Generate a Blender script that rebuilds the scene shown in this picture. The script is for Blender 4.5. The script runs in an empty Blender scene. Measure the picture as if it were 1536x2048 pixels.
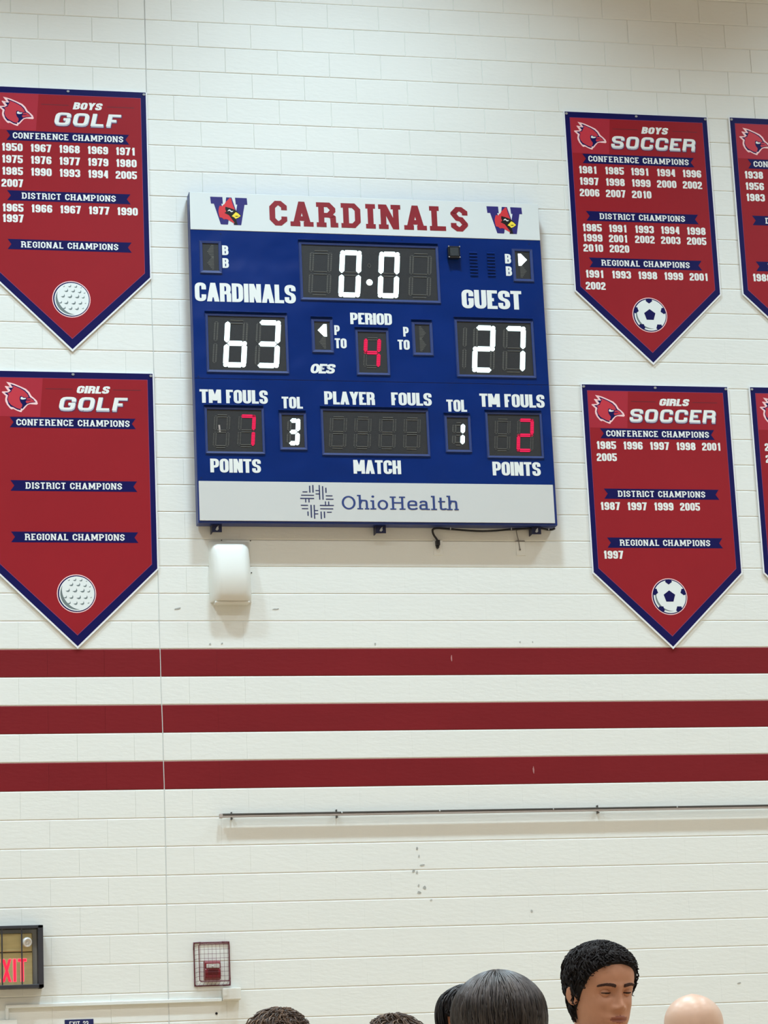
import bpy, bmesh, math, random
from mathutils import Vector, Matrix, noise
from mathutils.geometry import tessellate_polygon
random.seed(7)
S = bpy.context.scene
C = S.collection
PI = math.pi

# ------------------------------------------------------------------ camera
cam_d = bpy.data.cameras.new('camera'); cam = bpy.data.objects.new('camera', cam_d); C.objects.link(cam)
cam_d.sensor_fit = 'HORIZONTAL'; cam_d.sensor_width = 36.0
cam_d.lens = 36.0 * 5324.99 / 1536.0
cam_d.clip_start = 0.1; cam_d.clip_end = 100
CAM = Vector((-2.63633, -18.74555, 1.31754))
cr = Vector((0.97567032, -0.21481355, -0.04384709))
cf = Vector((0.21908677, 0.94773331, 0.23195378))
cu = Vector((-0.00827147, -0.23591674, 0.97173807))
m = Matrix((cr, cu, -cf)).transposed().to_4x4(); m.translation = CAM
cam.matrix_world = m
S.camera = cam

# ------------------------------------------------------------------ world, exposure
w = bpy.data.worlds.new('world'); S.world = w; w.use_nodes = True
w.node_tree.nodes['Background'].inputs[0].default_value = (0.80, 0.86, 0.84, 1)
w.node_tree.nodes['Background'].inputs[1].default_value = 0.02
S.view_settings.view_transform = 'Standard'; S.view_settings.look = 'None'
S.view_settings.exposure = 0.0; S.view_settings.gamma = 1.0
S.view_settings.use_curve_mapping = False

# ceiling lamps: rows of high bay fixtures across the gym (built further down around these lights)
LAMP_X = (-8.4, -3.3, 1.4, 7.5, 12.4)
LAMP_ROWS = ((-2.9, 236.0, 112, (0.775, 1.01, 1.17)), (-8.0, 142.0, 128, (0.92, 1.0, 1.03)), (-13.5, 106.0, 128, (1.0, 0.99, 0.99)), (-19.0, 106.0, 128, (1.0, 0.99, 0.99)), (-25.0, 106.0, 128, (1.0, 0.99, 0.99)))
LAMP_Z = 12.6
LAMPS = []
for (ly, power, spr, lcol) in LAMP_ROWS:
    for lx in LAMP_X:
        L = bpy.data.lights.new('bay_light', 'AREA'); L.shape = 'RECTANGLE'; L.size = 1.15; L.size_y = 0.45
        L.energy = power; L.color = lcol; L.spread = math.radians(spr)
        lo = bpy.data.objects.new('bay_light', L); C.objects.link(lo); lo.location = (lx, ly, LAMP_Z)
        LAMPS.append(lo)

# ------------------------------------------------------------------ helpers
def lin(c):
    return tuple(((v/255)/12.92 if v/255 <= 0.04045 else ((v/255+0.055)/1.055)**2.4) for v in c)

def mat(name, rgb, rough=0.5, metal=0.0, spec=0.5, emit=0.0, ecol=None, var=0.04, vscale=6.0, bump=0.0, bscale=60.0, stretch=None, wave=0.0, coat=0.0):
    M = bpy.data.materials.new(name); M.use_nodes = True
    nt = M.node_tree; b = nt.nodes['Principled BSDF']
    c = lin(rgb)
    b.inputs['Roughness'].default_value = rough; b.inputs['Metallic'].default_value = metal
    b.inputs['Specular IOR Level'].default_value = spec
    if coat: b.inputs['Coat Weight'].default_value = coat; b.inputs['Coat Roughness'].default_value = 0.08
    geo = nt.nodes.new('ShaderNodeNewGeometry')
    mp = nt.nodes.new('ShaderNodeMapping'); nt.links.new(geo.outputs['Position'], mp.inputs['Vector'])
    if stretch: mp.inputs['Scale'].default_value = stretch
    n = nt.nodes.new('ShaderNodeTexNoise'); n.inputs['Scale'].default_value = vscale; n.inputs['Detail'].default_value = 3
    nt.links.new(mp.outputs[0], n.inputs['Vector'])
    r = nt.nodes.new('ShaderNodeValToRGB')
    r.color_ramp.elements[0].position = 0.3; r.color_ramp.elements[1].position = 0.7
    r.color_ramp.elements[0].color = tuple(v*(1-var) for v in c)+(1,)
    r.color_ramp.elements[1].color = tuple(min(1, v*(1+var)) for v in c)+(1,)
    nt.links.new(n.outputs['Fac'], r.inputs['Fac']); nt.links.new(r.outputs['Color'], b.inputs['Base Color'])
    last = None
    if bump:
        n2 = nt.nodes.new('ShaderNodeTexNoise'); n2.inputs['Scale'].default_value = bscale; n2.inputs['Detail'].default_value = 4
        nt.links.new(mp.outputs[0], n2.inputs['Vector'])
        bu = nt.nodes.new('ShaderNodeBump'); bu.inputs['Strength'].default_value = bump; bu.inputs['Distance'].default_value = 0.004
        nt.links.new(n2.outputs['Fac'], bu.inputs['Height']); nt.links.new(bu.outputs[0], b.inputs['Normal']); last = bu
    if wave:
        n3 = nt.nodes.new('ShaderNodeTexNoise'); n3.inputs['Scale'].default_value = 2.6; n3.inputs['Detail'].default_value = 1.5
        nt.links.new(mp.outputs[0], n3.inputs['Vector'])
        b3 = nt.nodes.new('ShaderNodeBump'); b3.inputs['Strength'].default_value = 1.0; b3.inputs['Distance'].default_value = wave
        nt.links.new(n3.outputs['Fac'], b3.inputs['Height']); nt.links.new(b3.outputs[0], b.inputs['Normal'])
        if last: nt.links.new(last.outputs[0], b3.inputs['Normal'])
    if emit:
        b.inputs['Emission Color'].default_value = lin(ecol or rgb)+(1,); b.inputs['Emission Strength'].default_value = emit
    return M

M = {}
M['white_block'] = mat('painted_block_white', (233,235,229), 0.55, spec=0.3, var=0.012, vscale=1.5, bump=0.30, bscale=26, stretch=(0.55,1,1.7))
M['red_block'] = mat('painted_block_red', (124,28,34), 0.5, spec=0.2, var=0.05, vscale=2.0, bump=0.30, bscale=26, stretch=(0.55,1,1.7))
M['caulk'] = mat('joint_caulk', (200,203,200), 0.7, var=0.06)
M['mortar'] = mat('painted_mortar', (228,230,224), 0.7, var=0.02)
M['mortar_red'] = mat('painted_mortar_red', (120,26,32), 0.7, var=0.03)
M['board_blue'] = mat('scoreboard_blue_enamel', (0,40,110), 0.30, spec=0.3, var=0.05, vscale=1.2, wave=0.030)
M['board_side'] = mat('scoreboard_side_enamel', (22,46,112), 0.35, var=0.05)
M['frame_blue'] = mat('display_frame_enamel', (46,64,118), 0.4, var=0.05)
M['navy_steel'] = mat('navy_bracket_steel', (14,22,62), 0.4, var=0.1)
M['panel_white'] = mat('sponsor_panel_white', (210,212,209), 0.35, spec=0.4, var=0.01, vscale=1)
M['header_white'] = mat('header_panel_white', (222,228,226), 0.35, spec=0.4, var=0.01, vscale=1)
M['letter_white'] = mat('letter_white_vinyl', (236,240,236), 0.45, var=0.01)
M['letter_red'] = mat('letter_red_vinyl', (140,26,38), 0.45, var=0.08, vscale=9)
M['letter_slate'] = mat('letter_slate_blue_vinyl', (40,62,122), 0.5, var=0.05)
M['mark_navy'] = mat('mark_navy_vinyl', (40,48,92), 0.5, var=0.05)
M['w_purple'] = mat('emblem_purple', (38,32,112), 0.45, var=0.05)
M['bird_red'] = mat('emblem_red', (214,50,58), 0.45, var=0.06)
M['bird_black'] = mat('emblem_black', (14,14,18), 0.4, var=0.05)
M['bird_yellow'] = mat('emblem_yellow', (250,226,66), 0.45, var=0.05)
M['lens'] = mat('dark_display_mesh', (34,34,35), 0.55, var=0.10, vscale=40, bump=0.2, bscale=200)
M['led_off'] = mat('unlit_led', (108,108,102), 0.45, var=0.1, vscale=80)
M['led_white'] = mat('lit_white_led', (236,250,248), 0.4, emit=2.6, ecol=(226,250,250))
M['led_white_soft'] = mat('lit_white_led_lens', (216,236,236), 0.4, emit=0.75, ecol=(205,240,244))
M['led_red'] = mat('lit_red_led', (200,16,70), 0.4, emit=0.85, ecol=(255,18,84))
M['led_red_dim'] = mat('lit_red_led_lens', (120,8,40), 0.4, emit=0.30, ecol=(200,10,60))
M['speaker_black'] = mat('speaker_black', (20,24,30), 0.3, var=0.1)
M['speaker_grille'] = mat('speaker_grille', (38,44,48), 0.5, var=0.2, vscale=120, bump=0.4, bscale=300)
M['bright_metal'] = mat('bright_screw', (205,210,212), 0.25, metal=0.6, var=0.05)
M['banner_red'] = mat('banner_red_print', (150,28,38), 0.42, spec=0.25, var=0.035, vscale=1.4)
M['banner_patch'] = mat('banner_patch_print', (170,38,54), 0.42, spec=0.35, var=0.03)
M['banner_navy'] = mat('banner_navy_print', (10,10,80), 0.4, spec=0.25, var=0.04)
M['banner_white'] = mat('banner_white_edge', (236,238,240), 0.45, var=0.01)
M['banner_rim'] = mat('banner_inner_rim', (140,56,104), 0.45, var=0.02)
M['banner_line'] = mat('banner_dark_rule', (94,12,30), 0.5, var=0.03)
M['bird_outline'] = mat('emblem_pink_white', (250,208,208), 0.45, var=0.02)
M['bird_body'] = mat('emblem_crimson', (196,46,62), 0.45, var=0.03)
M['ball_white'] = mat('ball_print_white', (232,238,236), 0.45, var=0.01)
M['ball_grey'] = mat('ball_print_grey', (112,126,126), 0.45, var=0.04)
M['heading_shadow'] = mat('heading_print_shadow', (84,24,72), 0.5, var=0.04)
M['heading_grey'] = mat('heading_print_grey', (176,178,190), 0.5, var=0.03)
M['plastic_white'] = mat('white_plastic_cover', (224,224,216), 0.35, spec=0.4, var=0.01, vscale=2)
M['black_rubber'] = mat('black_cable_rubber', (16,16,20), 0.45, var=0.1)
M['grey_cable'] = mat('grey_cable', (112,106,100), 0.5, var=0.1)
M['rail_dark'] = mat('dark_steel_rail', (74,72,68), 0.5, metal=0.0, var=0.1)
M['rail_light'] = mat('pale_steel_rail', (172,162,156), 0.5, metal=0.0, var=0.06)
M['conduit'] = mat('painted_raceway', (228,232,228), 0.45, var=0.01)
M['exit_frame'] = mat('black_guard_frame', (52,52,58), 0.45, var=0.1)
M['brass'] = mat('brushed_brass', (196,182,132), 0.38, metal=0.35, var=0.12, vscale=8, stretch=(0.4,1,3))
M['exit_red'] = mat('lit_exit_letters', (240,30,60), 0.4, emit=1.0, ecol=(255,30,64))
M['exit_pink'] = mat('exit_letter_edges', (250,130,140), 0.4, emit=0.5, ecol=(255,110,120))
M['lamp_face'] = mat('lamp_reflector', (225,225,222), 0.15, metal=0.3, var=0.04)
M['clear_plastic'] = mat('aged_clear_plastic', (205,212,214), 0.2, spec=0.5, var=0.03)
M['wire_red'] = mat('dark_red_wire', (92,26,40), 0.4, var=0.1)
M['strobe_red'] = mat('red_alarm_plastic', (126,22,32), 0.35, var=0.08)
M['strobe_dark'] = mat('dark_red_alarm_plastic', (70,10,16), 0.4, var=0.08)
M['plate_navy'] = mat('navy_door_plate', (18,30,88), 0.4, var=0.05)
M['black'] = mat('black_hole', (10,10,10), 0.8)
M['scuff'] = mat('grey_scuff', (172,174,170), 0.7, var=0.2, vscale=60)
M['scuff_pale'] = mat('pale_paint_fleck', (176,120,120), 0.7, var=0.2, vscale=60)
M['deck'] = mat('ceiling_deck_paint', (150,132,116), 0.8, var=0.05)
M['steel_beam'] = mat('painted_steel_joist', (140,126,112), 0.7, var=0.05)
M['side_wall'] = mat('side_wall_paint', (222,220,212), 0.7, var=0.02)
M['floor_wood'] = mat('maple_floor', (178,150,118), 0.3, spec=0.5, var=0.16, vscale=3.0, stretch=(9,0.7,1), coat=0.3)
M['housing'] = mat('lamp_housing', (210,210,206), 0.5, var=0.03)

class MB:
    """collects faces in world coordinates; build() links them as one mesh object"""
    def __init__(s): s.v = []; s.f = []; s.m = []; s.smooth = []
    def face(s, pts, mi=0, sm=False):
        i = len(s.v); s.v += [tuple(p) for p in pts]; s.f.append(tuple(range(i, i+len(pts)))); s.m.append(mi); s.smooth.append(sm)
    def mesh(s, vs, fs, mi=0, sm=False):
        i = len(s.v); s.v += [tuple(p) for p in vs]
        for f in fs: s.f.append(tuple(i+k for k in f)); s.m.append(mi); s.smooth.append(sm)
    def box(s, x0, x1, y0, y1, z0, z1, mi=0, bev=0.0):
        if bev <= 0:
            vs = [(x,y,z) for x in (x0,x1) for y in (y0,y1) for z in (z0,z1)]
            s.mesh(vs, [(0,1,3,2),(4,6,7,5),(0,4,5,1),(2,3,7,6),(0,2,6,4),(1,5,7,3)], mi); return
        b = bev; vs = []; idx = {}
        for ax in range(3):
            for sx in (0,1):
                for sy in (0,1):
                    for sz in (0,1):
                        e = [b,b,b]; e[ax] = 0
                        p = ((x0+e[0]) if sx == 0 else (x1-e[0]), (y0+e[1]) if sy == 0 else (y1-e[1]), (z0+e[2]) if sz == 0 else (z1-e[2]))
                        idx[(ax,sx,sy,sz)] = len(vs); vs.append(p)
        I = idx; fs = []
        for sx in (0,1): fs.append([I[(0,sx,0,0)],I[(0,sx,1,0)],I[(0,sx,1,1)],I[(0,sx,0,1)]])
        for sy in (0,1): fs.append([I[(1,0,sy,0)],I[(1,1,sy,0)],I[(1,1,sy,1)],I[(1,0,sy,1)]])
        for sz in (0,1): fs.append([I[(2,0,0,sz)],I[(2,1,0,sz)],I[(2,1,1,sz)],I[(2,0,1,sz)]])
        for a in (0,1):
            for c in (0,1):
                fs.append([I[(0,a,c,0)],I[(0,a,c,1)],I[(1,a,c,1)],I[(1,a,c,0)]])
                fs.append([I[(0,a,0,c)],I[(0,a,1,c)],I[(2,a,1,c)],I[(2,a,0,c)]])
                fs.append([I[(1,0,a,c)],I[(1,1,a,c)],I[(2,1,a,c)],I[(2,0,a,c)]])
                for d in (0,1): fs.append([I[(0,a,c,d)],I[(1,a,c,d)],I[(2,a,c,d)]])
        s.mesh(vs, fs, mi)
    def prism(s, poly, y, t, mi=0, sides=True):
        """poly: list of (x, z), any simple polygon, front face at y - t, back at y"""
        tri = [tuple(q) for q in tessellate_polygon([[Vector((p[0], 0, p[1])) for p in poly]])] if len(poly) > 4 or not convex(poly) else [tuple(range(len(poly)))]
        n = len(poly); vs = [(p[0], y-t, p[1]) for p in poly]
        fs = list(tri)
        if sides and t > 0:
            vs += [(p[0], y, p[1]) for p in poly]
            fs += [(i, (i+1) % n, n+(i+1) % n, n+i) for i in range(n)]
        s.mesh(vs, fs, mi)
    def tube(s, pts, r, n=8, mi=0, closed=False, caps=True):
        pts = [Vector(p) for p in pts]; rings = []; up = None
        for i, p in enumerate(pts):
            if closed: d = pts[(i+1) % len(pts)]-pts[i-1]
            else: d = pts[min(i+1, len(pts)-1)]-pts[max(i-1, 0)]
            d.normalize()
            if up is None: up = Vector((0,0,1)) if abs(d.z) < 0.9 else Vector((1,0,0))
            a = d.cross(up); 
            if a.length < 1e-4: a = d.orthogonal()
            a.normalize(); b = a.cross(d); up = b
            rr = r[i] if isinstance(r, (list, tuple)) else r
            rings.append([p+a*math.cos(2*PI*k/n)*rr+b*math.sin(2*PI*k/n)*rr for k in range(n)])
        vs = [v for R_ in rings for v in R_]; fs = []
        cnt = len(pts) if closed else len(pts)-1
        for i in range(cnt):
            j = (i+1) % len(pts)
            for k in range(n): fs.append((i*n+k, i*n+(k+1) % n, j*n+(k+1) % n, j*n+k))
        if caps and not closed:
            fs.append(tuple(range(n))); fs.append(tuple(range((len(pts)-1)*n, len(pts)*n)))
        s.mesh(vs, fs, mi, True)
    def disc(s, cx, cz, r, y, t=0.001, n=28, mi=0, rz=None):
        s.prism([(cx+r*math.cos(2*PI*k/n), cz+(rz or r)*math.sin(2*PI*k/n)) for k in range(n)], y, t, mi)
    def ring(s, cx, cz, r0, r1, y, t=0.001, n=36, mi=0):
        for k in range(n):
            a, b = 2*PI*k/n, 2*PI*(k+1)/n
            s.prism([(cx+r0*math.cos(a), cz+r0*math.sin(a)), (cx+r1*math.cos(a), cz+r1*math.sin(a)), (cx+r1*math.cos(b), cz+r1*math.sin(b)), (cx+r0*math.cos(b), cz+r0*math.sin(b))], y, t, mi)
    def sphere(s, c, r, n=16, k=10, mi=0, sc=(1,1,1)):
        vs = []; fs = []
        for i in range(k+1):
            th = PI*i/k
            for j in range(n): vs.append((c[0]+r*sc[0]*math.sin(th)*math.cos(2*PI*j/n), c[1]+r*sc[1]*math.sin(th)*math.sin(2*PI*j/n), c[2]+r*sc[2]*math.cos(th)))
        for i in range(k):
            for j in range(n): fs.append((i*n+j, i*n+(j+1) % n, (i+1)*n+(j+1) % n, (i+1)*n+j))
        s.mesh(vs, fs, mi, True)
    def build(s, name, mats, parent=None, origin=None, normals=True):
        me = bpy.data.meshes.new(name)
        o = Vector(origin) if origin is not None else (world_of(parent) if parent else Vector((0,0,0)))
        me.from_pydata([(v[0]-o.x, v[1]-o.y, v[2]-o.z) for v in s.v], [], s.f)
        if not isinstance(mats, (list, tuple)): mats = [mats]
        for q in mats: me.materials.append(M[q] if isinstance(q, str) else q)
        me.polygons.foreach_set('material_index', s.m); me.polygons.foreach_set('use_smooth', s.smooth)
        if normals:
            b = bmesh.new(); b.from_mesh(me); bmesh.ops.recalc_face_normals(b, faces=b.faces); b.to_mesh(me); b.free()
        me.update()
        ob = bpy.data.objects.new(name, me); C.objects.link(ob)
        if parent:
            ob.parent = parent; po = world_of(parent); ob.location = o-po
        else: ob.location = o
        ob['wo'] = tuple(o)
        return ob

def convex(p):
    n = len(p); sgn = 0
    for i in range(n):
        a, b, c = p[i], p[(i+1) % n], p[(i+2) % n]
        cr_ = (b[0]-a[0])*(c[1]-b[1])-(b[1]-a[1])*(c[0]-b[0])
        if abs(cr_) < 1e-12: continue
        if sgn == 0: sgn = 1 if cr_ > 0 else -1
        elif (cr_ > 0) != (sgn > 0): return False
    return True
def world_of(o):
    return Vector(o['wo']) if 'wo' in o else Vector(o.location)
def root(name, loc, label, cat, group=None):
    o = bpy.data.objects.new(name, None); C.objects.link(o); o.location = loc; o['wo'] = tuple(loc)
    o['label'] = label; o['category'] = cat
    if group: o['group'] = group
    o.empty_display_size = 0.1
    return o
def tag(o, label, cat, group=None):
    o['label'] = label; o['category'] = cat
    if group: o['group'] = group
    return o
def struct(o): o['kind'] = 'structure'; return o

# ------------------------------------------------------------------ the setting
BX, BZ = 0.4064, 0.2032
X0, X1, YB, ZC = -10.16, 13.4112, -30.0, 13.2080
Z0 = 9.7536                        # bed joint number 0
STRIPES = (24, 26, 28)
def course_red(k): return k in STRIPES     # k: course between bed joints k and k+1, counted down from Z0
wb = MB()
wb.box(X0, X1, 0.004, 0.2, 0, ZC, 0)
for k in STRIPES: wb.face([(X0,0.0036,Z0-k*BZ-0.004),(X1,0.0036,Z0-k*BZ-0.004),(X1,0.0036,Z0-(k+1)*BZ+0.004),(X0,0.0036,Z0-(k+1)*BZ+0.004)], 1)
wall = struct(wb.build('wall_back', ['mortar', 'mortar_red'], origin=(0,0,0)))

def block_geo(w_, h_, ch, cv, gh, gv, d=0.012):
    """a block face with chamfered arrises: top/bottom chamfer ch, side chamfer cv, half gaps gh (bed) and gv (head)"""
    x, z = w_/2-gv, h_/2-gh
    f = [(-x+cv,0,-z+ch),(x-cv,0,-z+ch),(x-cv,0,z-ch),(-x+cv,0,z-ch)]
    bk = [(-x,0.0032,-z),(x,0.0032,-z),(x,0.0032,z),(-x,0.0032,z)]
    b2 = [(p[0], d, p[2]) for p in bk]
    vs = f+bk+b2
    fs = [(0,1,2,3)]+[(i,4+i,4+(i+1)%4,(i+1)%4) for i in range(4)]+[(4+i,8+i,8+(i+1)%4,4+(i+1)%4) for i in range(4)]
    return vs, fs
VAR = {}
def block_mesh(half, upper):
    key = (half, upper)
    if key not in VAR:
        vs, fs = block_geo(BX*(0.5 if half else 1), BZ, 0.0052, (0.0001, 0.0004, 0.0026)[upper], 0.0015, (0.0, 0.00005, 0.0014)[upper])
        me = bpy.data.meshes.new('concrete_block'); me.from_pydata(vs, [], fs)
        bm = bmesh.new(); bm.from_mesh(me); bmesh.ops.recalc_face_normals(bm, faces=bm.faces); bm.to_mesh(me); bm.free()
        me.materials.append(M['white_block']); VAR[key] = (me, vs, fs)
    return VAR[key]
def project(p):
    d = Vector(p)-CAM; s = d.dot(cf)
    return 768+5325*d.dot(cr)/s, 1024-5325*d.dot(cu)/s, s
def hidden(x, z):
    if 0.22 < x < 3.05 and 5.72 < z < 8.4: return True
    for (a, b, zt) in ((-1.19,0,9.15),(-1.19,0,6.93),(3.28,4.47,9.15),(3.28,4.47,6.92),(4.64,5.8,9.15),(4.64,5.8,6.92)):
        if a-0.1 < x < b+0.1 and zt-1.75 < z < zt+0.05: return True
    return False
cells = []
for k in range(-17, 48):
    zc = Z0-(k+0.5)*BZ
    odd = (k % 2 == 1)
    lo_, hi_ = int(round(X0/BX)), int(round(X1/BX))
    row = []
    if odd:
        row.append((-0.25*BX, True)); row.append((0.25*BX, True))
        row += [((i+1)*BX, False) for i in range(0, hi_-1)] + [(-(i+1)*BX, False) for i in range(0, -lo_-1)]
        row.append((X1-0.25*BX, True)); row.append((X0+0.25*BX, True))
    else:
        row += [((i+0.5)*BX, False) for i in range(lo_, hi_)]
    for (xc, half) in row: cells.append((xc, zc, half, k))
ranked = []
for i, (xc, zc, half, k) in enumerate(cells):
    px, py, s_ = project((xc, 0, zc))
    if -30 < px < 1566 and -15 < py < 2062 and not hidden(xc, zc):
        cutoff = min(1, (min(px+52, 1536)-max(px-52, 0))/104)
        ranked.append((-(1/s_**2)*(0.5 if half else 1)*cutoff, i))
ranked.sort(); chosen = set(i for _, i in ranked[:300])
rest = MB()
for i, (xc, zc, half, k) in enumerate(cells):
    vk = 2 if k < 7 else (1 if xc < 0.5 else 0)        # open, thin or paint-filled head joints
    me, vs, fs = block_mesh(half, vk)
    amt = (0.12, 0.35, 1.0)[vk]
    proud = -random.uniform(0.0, 0.0012)*amt
    tilt = random.uniform(-0.0016, 0.0016)*amt
    if i in chosen:
        o = bpy.data.objects.new('concrete_block', me); C.objects.link(o); o.parent = wall; o.location = (xc, proud, zc)
        o.rotation_euler = (random.uniform(-0.003, 0.003)*amt, 0, tilt)
        if course_red(k):
            o.material_slots[0].link = 'OBJECT'; o.material_slots[0].material = M['red_block']
    else:
        rest.mesh([(v[0]+xc, v[1]+proud+tilt*v[0], v[2]+zc) for v in vs], fs, 1 if course_red(k) else 0)
ro = rest.build('concrete_block_rows', ['white_block', 'red_block'], wall); ro['kind'] = 'stuff'
# control joint sealant down the seam
cj = MB(); pts = []
for i in range(110):
    z = 0.05+i*(ZC-0.1)/109; pts.append((0.004*math.sin(z*2.1)+random.uniform(-0.0012, 0.0012), z))
for a, b in zip(pts[:-1], pts[1:]):
    cj.mesh([(a[0]-0.0042,0.0006,a[1]),(a[0]+0.0042,0.0006,a[1]),(b[0]+0.0042,0.0006,b[1]),(b[0]-0.0042,0.0006,b[1]),(a[0],-0.0022,a[1]),(b[0],-0.0022,b[1])], [(0,4,5,3),(4,1,2,5)])
cj.build('joint_sealant', 'caulk', wall)
# scuffs and flecks on the paint
for (x, z, rx, rz, mm) in ((1.829,3.406,.010,.012,'scuff'),(1.841,3.351,.006,.012,'scuff'),(1.795,3.244,.012,.012,'scuff'),(1.862,3.285,.020,.007,'scuff'),(1.820,3.235,.008,.012,'scuff'),
        (1.829,3.089,.015,.013,'scuff'),(1.872,3.124,.012,.014,'scuff'),(1.915,3.034,.010,.007,'scuff'),(1.828,3.140,.008,.010,'scuff'),(0.856,5.170,.028,.006,'scuff'),(0.133,5.173,.034,.006,'scuff'),
        (2.735,3.964,.006,.034,'scuff_pale'),(2.157,4.800,.005,.028,'scuff_pale'),(0.363,4.912,.008,.006,'scuff'),(0.450,4.915,.008,.006,'scuff'),(1.585,4.908,.007,.009,'scuff'),
        (2.688,4.921,.005,.006,'scuff'),(2.784,4.920,.005,.006,'scuff'),(2.660,2.937,.008,.012,'scuff'),(4.205,2.375,.016,.006,'scuff')):
    q = MB(); n = 9; rot_ = random.uniform(0.1, 0.5)
    P_ = []
    for j in range(n):
        a = 2*PI*j/n; rr = random.uniform(0.65, 1.1); u, v = rx*rr*math.cos(a), rz*rr*math.sin(a)
        P_.append((x+u, z+v+u*rot_*0.6))
    q.prism(P_, -0.0012, 0.0012); q.build('scuff_mark', mm, wall)
q = MB(); q.disc(0.332, 2.281, 0.009, -0.001, 0.002, 14); q.build('anchor_hole', 'black', wall)

fl = MB(); fl.box(X0-0.2, X1+0.2, YB-0.2, 0.2, -0.15, 0.0); struct(fl.build('floor', 'floor_wood', origin=(0,0,0)))
ce = MB(); ce.box(X0-0.2, X1+0.2, YB-0.2, 0.2, ZC, ZC+0.15); ceil = struct(ce.build('ceiling', 'deck', origin=(0,0,0)))
for xx, nm in ((X0, 'wall_left'), (X1, 'wall_right')):
    q = MB(); q.box(xx-0.2 if xx < 0 else xx, xx if xx < 0 else xx+0.2, YB, 0.0, 0, ZC); struct(q.build(nm, 'side_wall', origin=(0,0,0)))
q = MB(); q.box(X0, X1, YB-0.2, YB, 0, ZC); struct(q.build('wall_front', 'side_wall', origin=(0,0,0)))
for yy in (-4.6, -9.5, -14.5, -19.5, -24.5):
    j = MB(); j.box(X0, X1, yy-0.06, yy+0.06, ZC-0.04, ZC); j.box(X0, X1, yy-0.06, yy+0.06, ZC-0.55, ZC-0.50)
    n = 44
    for i in range(n):
        xa = X0+(X1-X0)*i/n; xb = X0+(X1-X0)*(i+1)/n
        za, zb = (ZC-0.52, ZC-0.03) if i % 2 else (ZC-0.03, ZC-0.52)
        j.tube([(xa,yy,za),(xb,yy,zb)], 0.015, 5)
    j.build('roof_joist', 'steel_beam', ceil)
for lo in LAMPS:
    x, y = lo.location.x, lo.location.y
    t = root('bay_light_fixture', (x, y, LAMP_Z), 'white rectangular high bay gym light hanging from the ceiling deck', 'ceiling light', 'high bay lights over the gym')
    q = MB(); q.box(x-0.64, x+0.64, y-0.28, y+0.28, LAMP_Z+0.012, LAMP_Z+0.09)
    for sx in (-1, 1): q.box(x+sx*0.64-0.006, x+sx*0.64+0.006, y-0.28, y+0.28, LAMP_Z-0.03, LAMP_Z+0.09)
    for sy in (-1, 1): q.box(x-0.64, x+0.64, y+sy*0.28-0.006, y+sy*0.28+0.006, LAMP_Z-0.03, LAMP_Z+0.09)
    q.build('housing', 'housing', t)
    for sx in (-1, 1):
        q = MB(); q.tube([(x+sx*0.5, y, LAMP_Z+0.09), (x+sx*0.5, y, ZC)], 0.006, 6); q.build('hanger_rod', 'rail_dark', t)

# ------------------------------------------------------------------ lettering engine
STY = {
 'board':   dict(w=0.50, tv=0.205, th=0.165, R=0.20, seg=5, gap=0.035, serif=0, slant=0.0),
 'varsity': dict(w=0.72, tv=0.235, th=0.185, R=0.17, seg=1, gap=0.13, serif=0.085, sth=0.185, slant=0.0),
 'ribbon':  dict(w=0.60, tv=0.175, th=0.165, R=0.16, seg=1, gap=0.085, serif=0.055, sth=0.13, slant=0.0),
 'year':    dict(w=0.52, tv=0.215, th=0.175, R=0.18, seg=2, gap=0.06, serif=0, slant=0.0),
 'head':    dict(w=0.66, tv=0.265, th=0.22, R=0.20, seg=2, gap=0.05, serif=0, slant=0.20),
 'sport':   dict(w=1.02, tv=0.275, th=0.17, R=0.24, seg=3, gap=0.20, serif=0, slant=0.20),
 'exit':    dict(w=0.46, tv=0.13, th=0.11, R=0.05, seg=1, gap=0.12, serif=0, slant=0.0),
 'oes':     dict(w=0.95, tv=0.34, th=0.22, R=0.42, seg=6, gap=-0.03, serif=0, slant=0.22),
 'plate':   dict(w=0.60, tv=0.17, th=0.15, R=0.16, seg=2, gap=0.12, serif=0, slant=0.0),
}
def rounded(pts, rx, ry, seg, closed, sx, sy):
    """pts in centreline units already scaled; returns the polyline with rounded corners"""
    out = []; n = len(pts)
    for i, p in enumerate(pts):
        if (not closed and i in (0, n-1)) or len(p) > 2 and p[2] == 0:
            out.append((p[0], p[1])); continue
        a, b = pts[i-1], pts[(i+1) % n]
        def cut(q):
            dx, dy = q[0]-p[0], q[1]-p[1]; L_ = math.hypot(dx, dy)
            r = min(math.hypot(rx*dx/L_, ry*dy/L_) if L_ else 0, L_*0.49); return (p[0]+dx/L_*r, p[1]+dy/L_*r)
        c0, c1 = cut(a), cut(b)
        for k in range(seg+1):
            t = k/seg
            out.append(((1-t)**2*c0[0]+2*t*(1-t)*p[0]+t*t*c1[0], (1-t)**2*c0[1]+2*t*(1-t)*p[1]+t*t*c1[1]))
    return out
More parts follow.
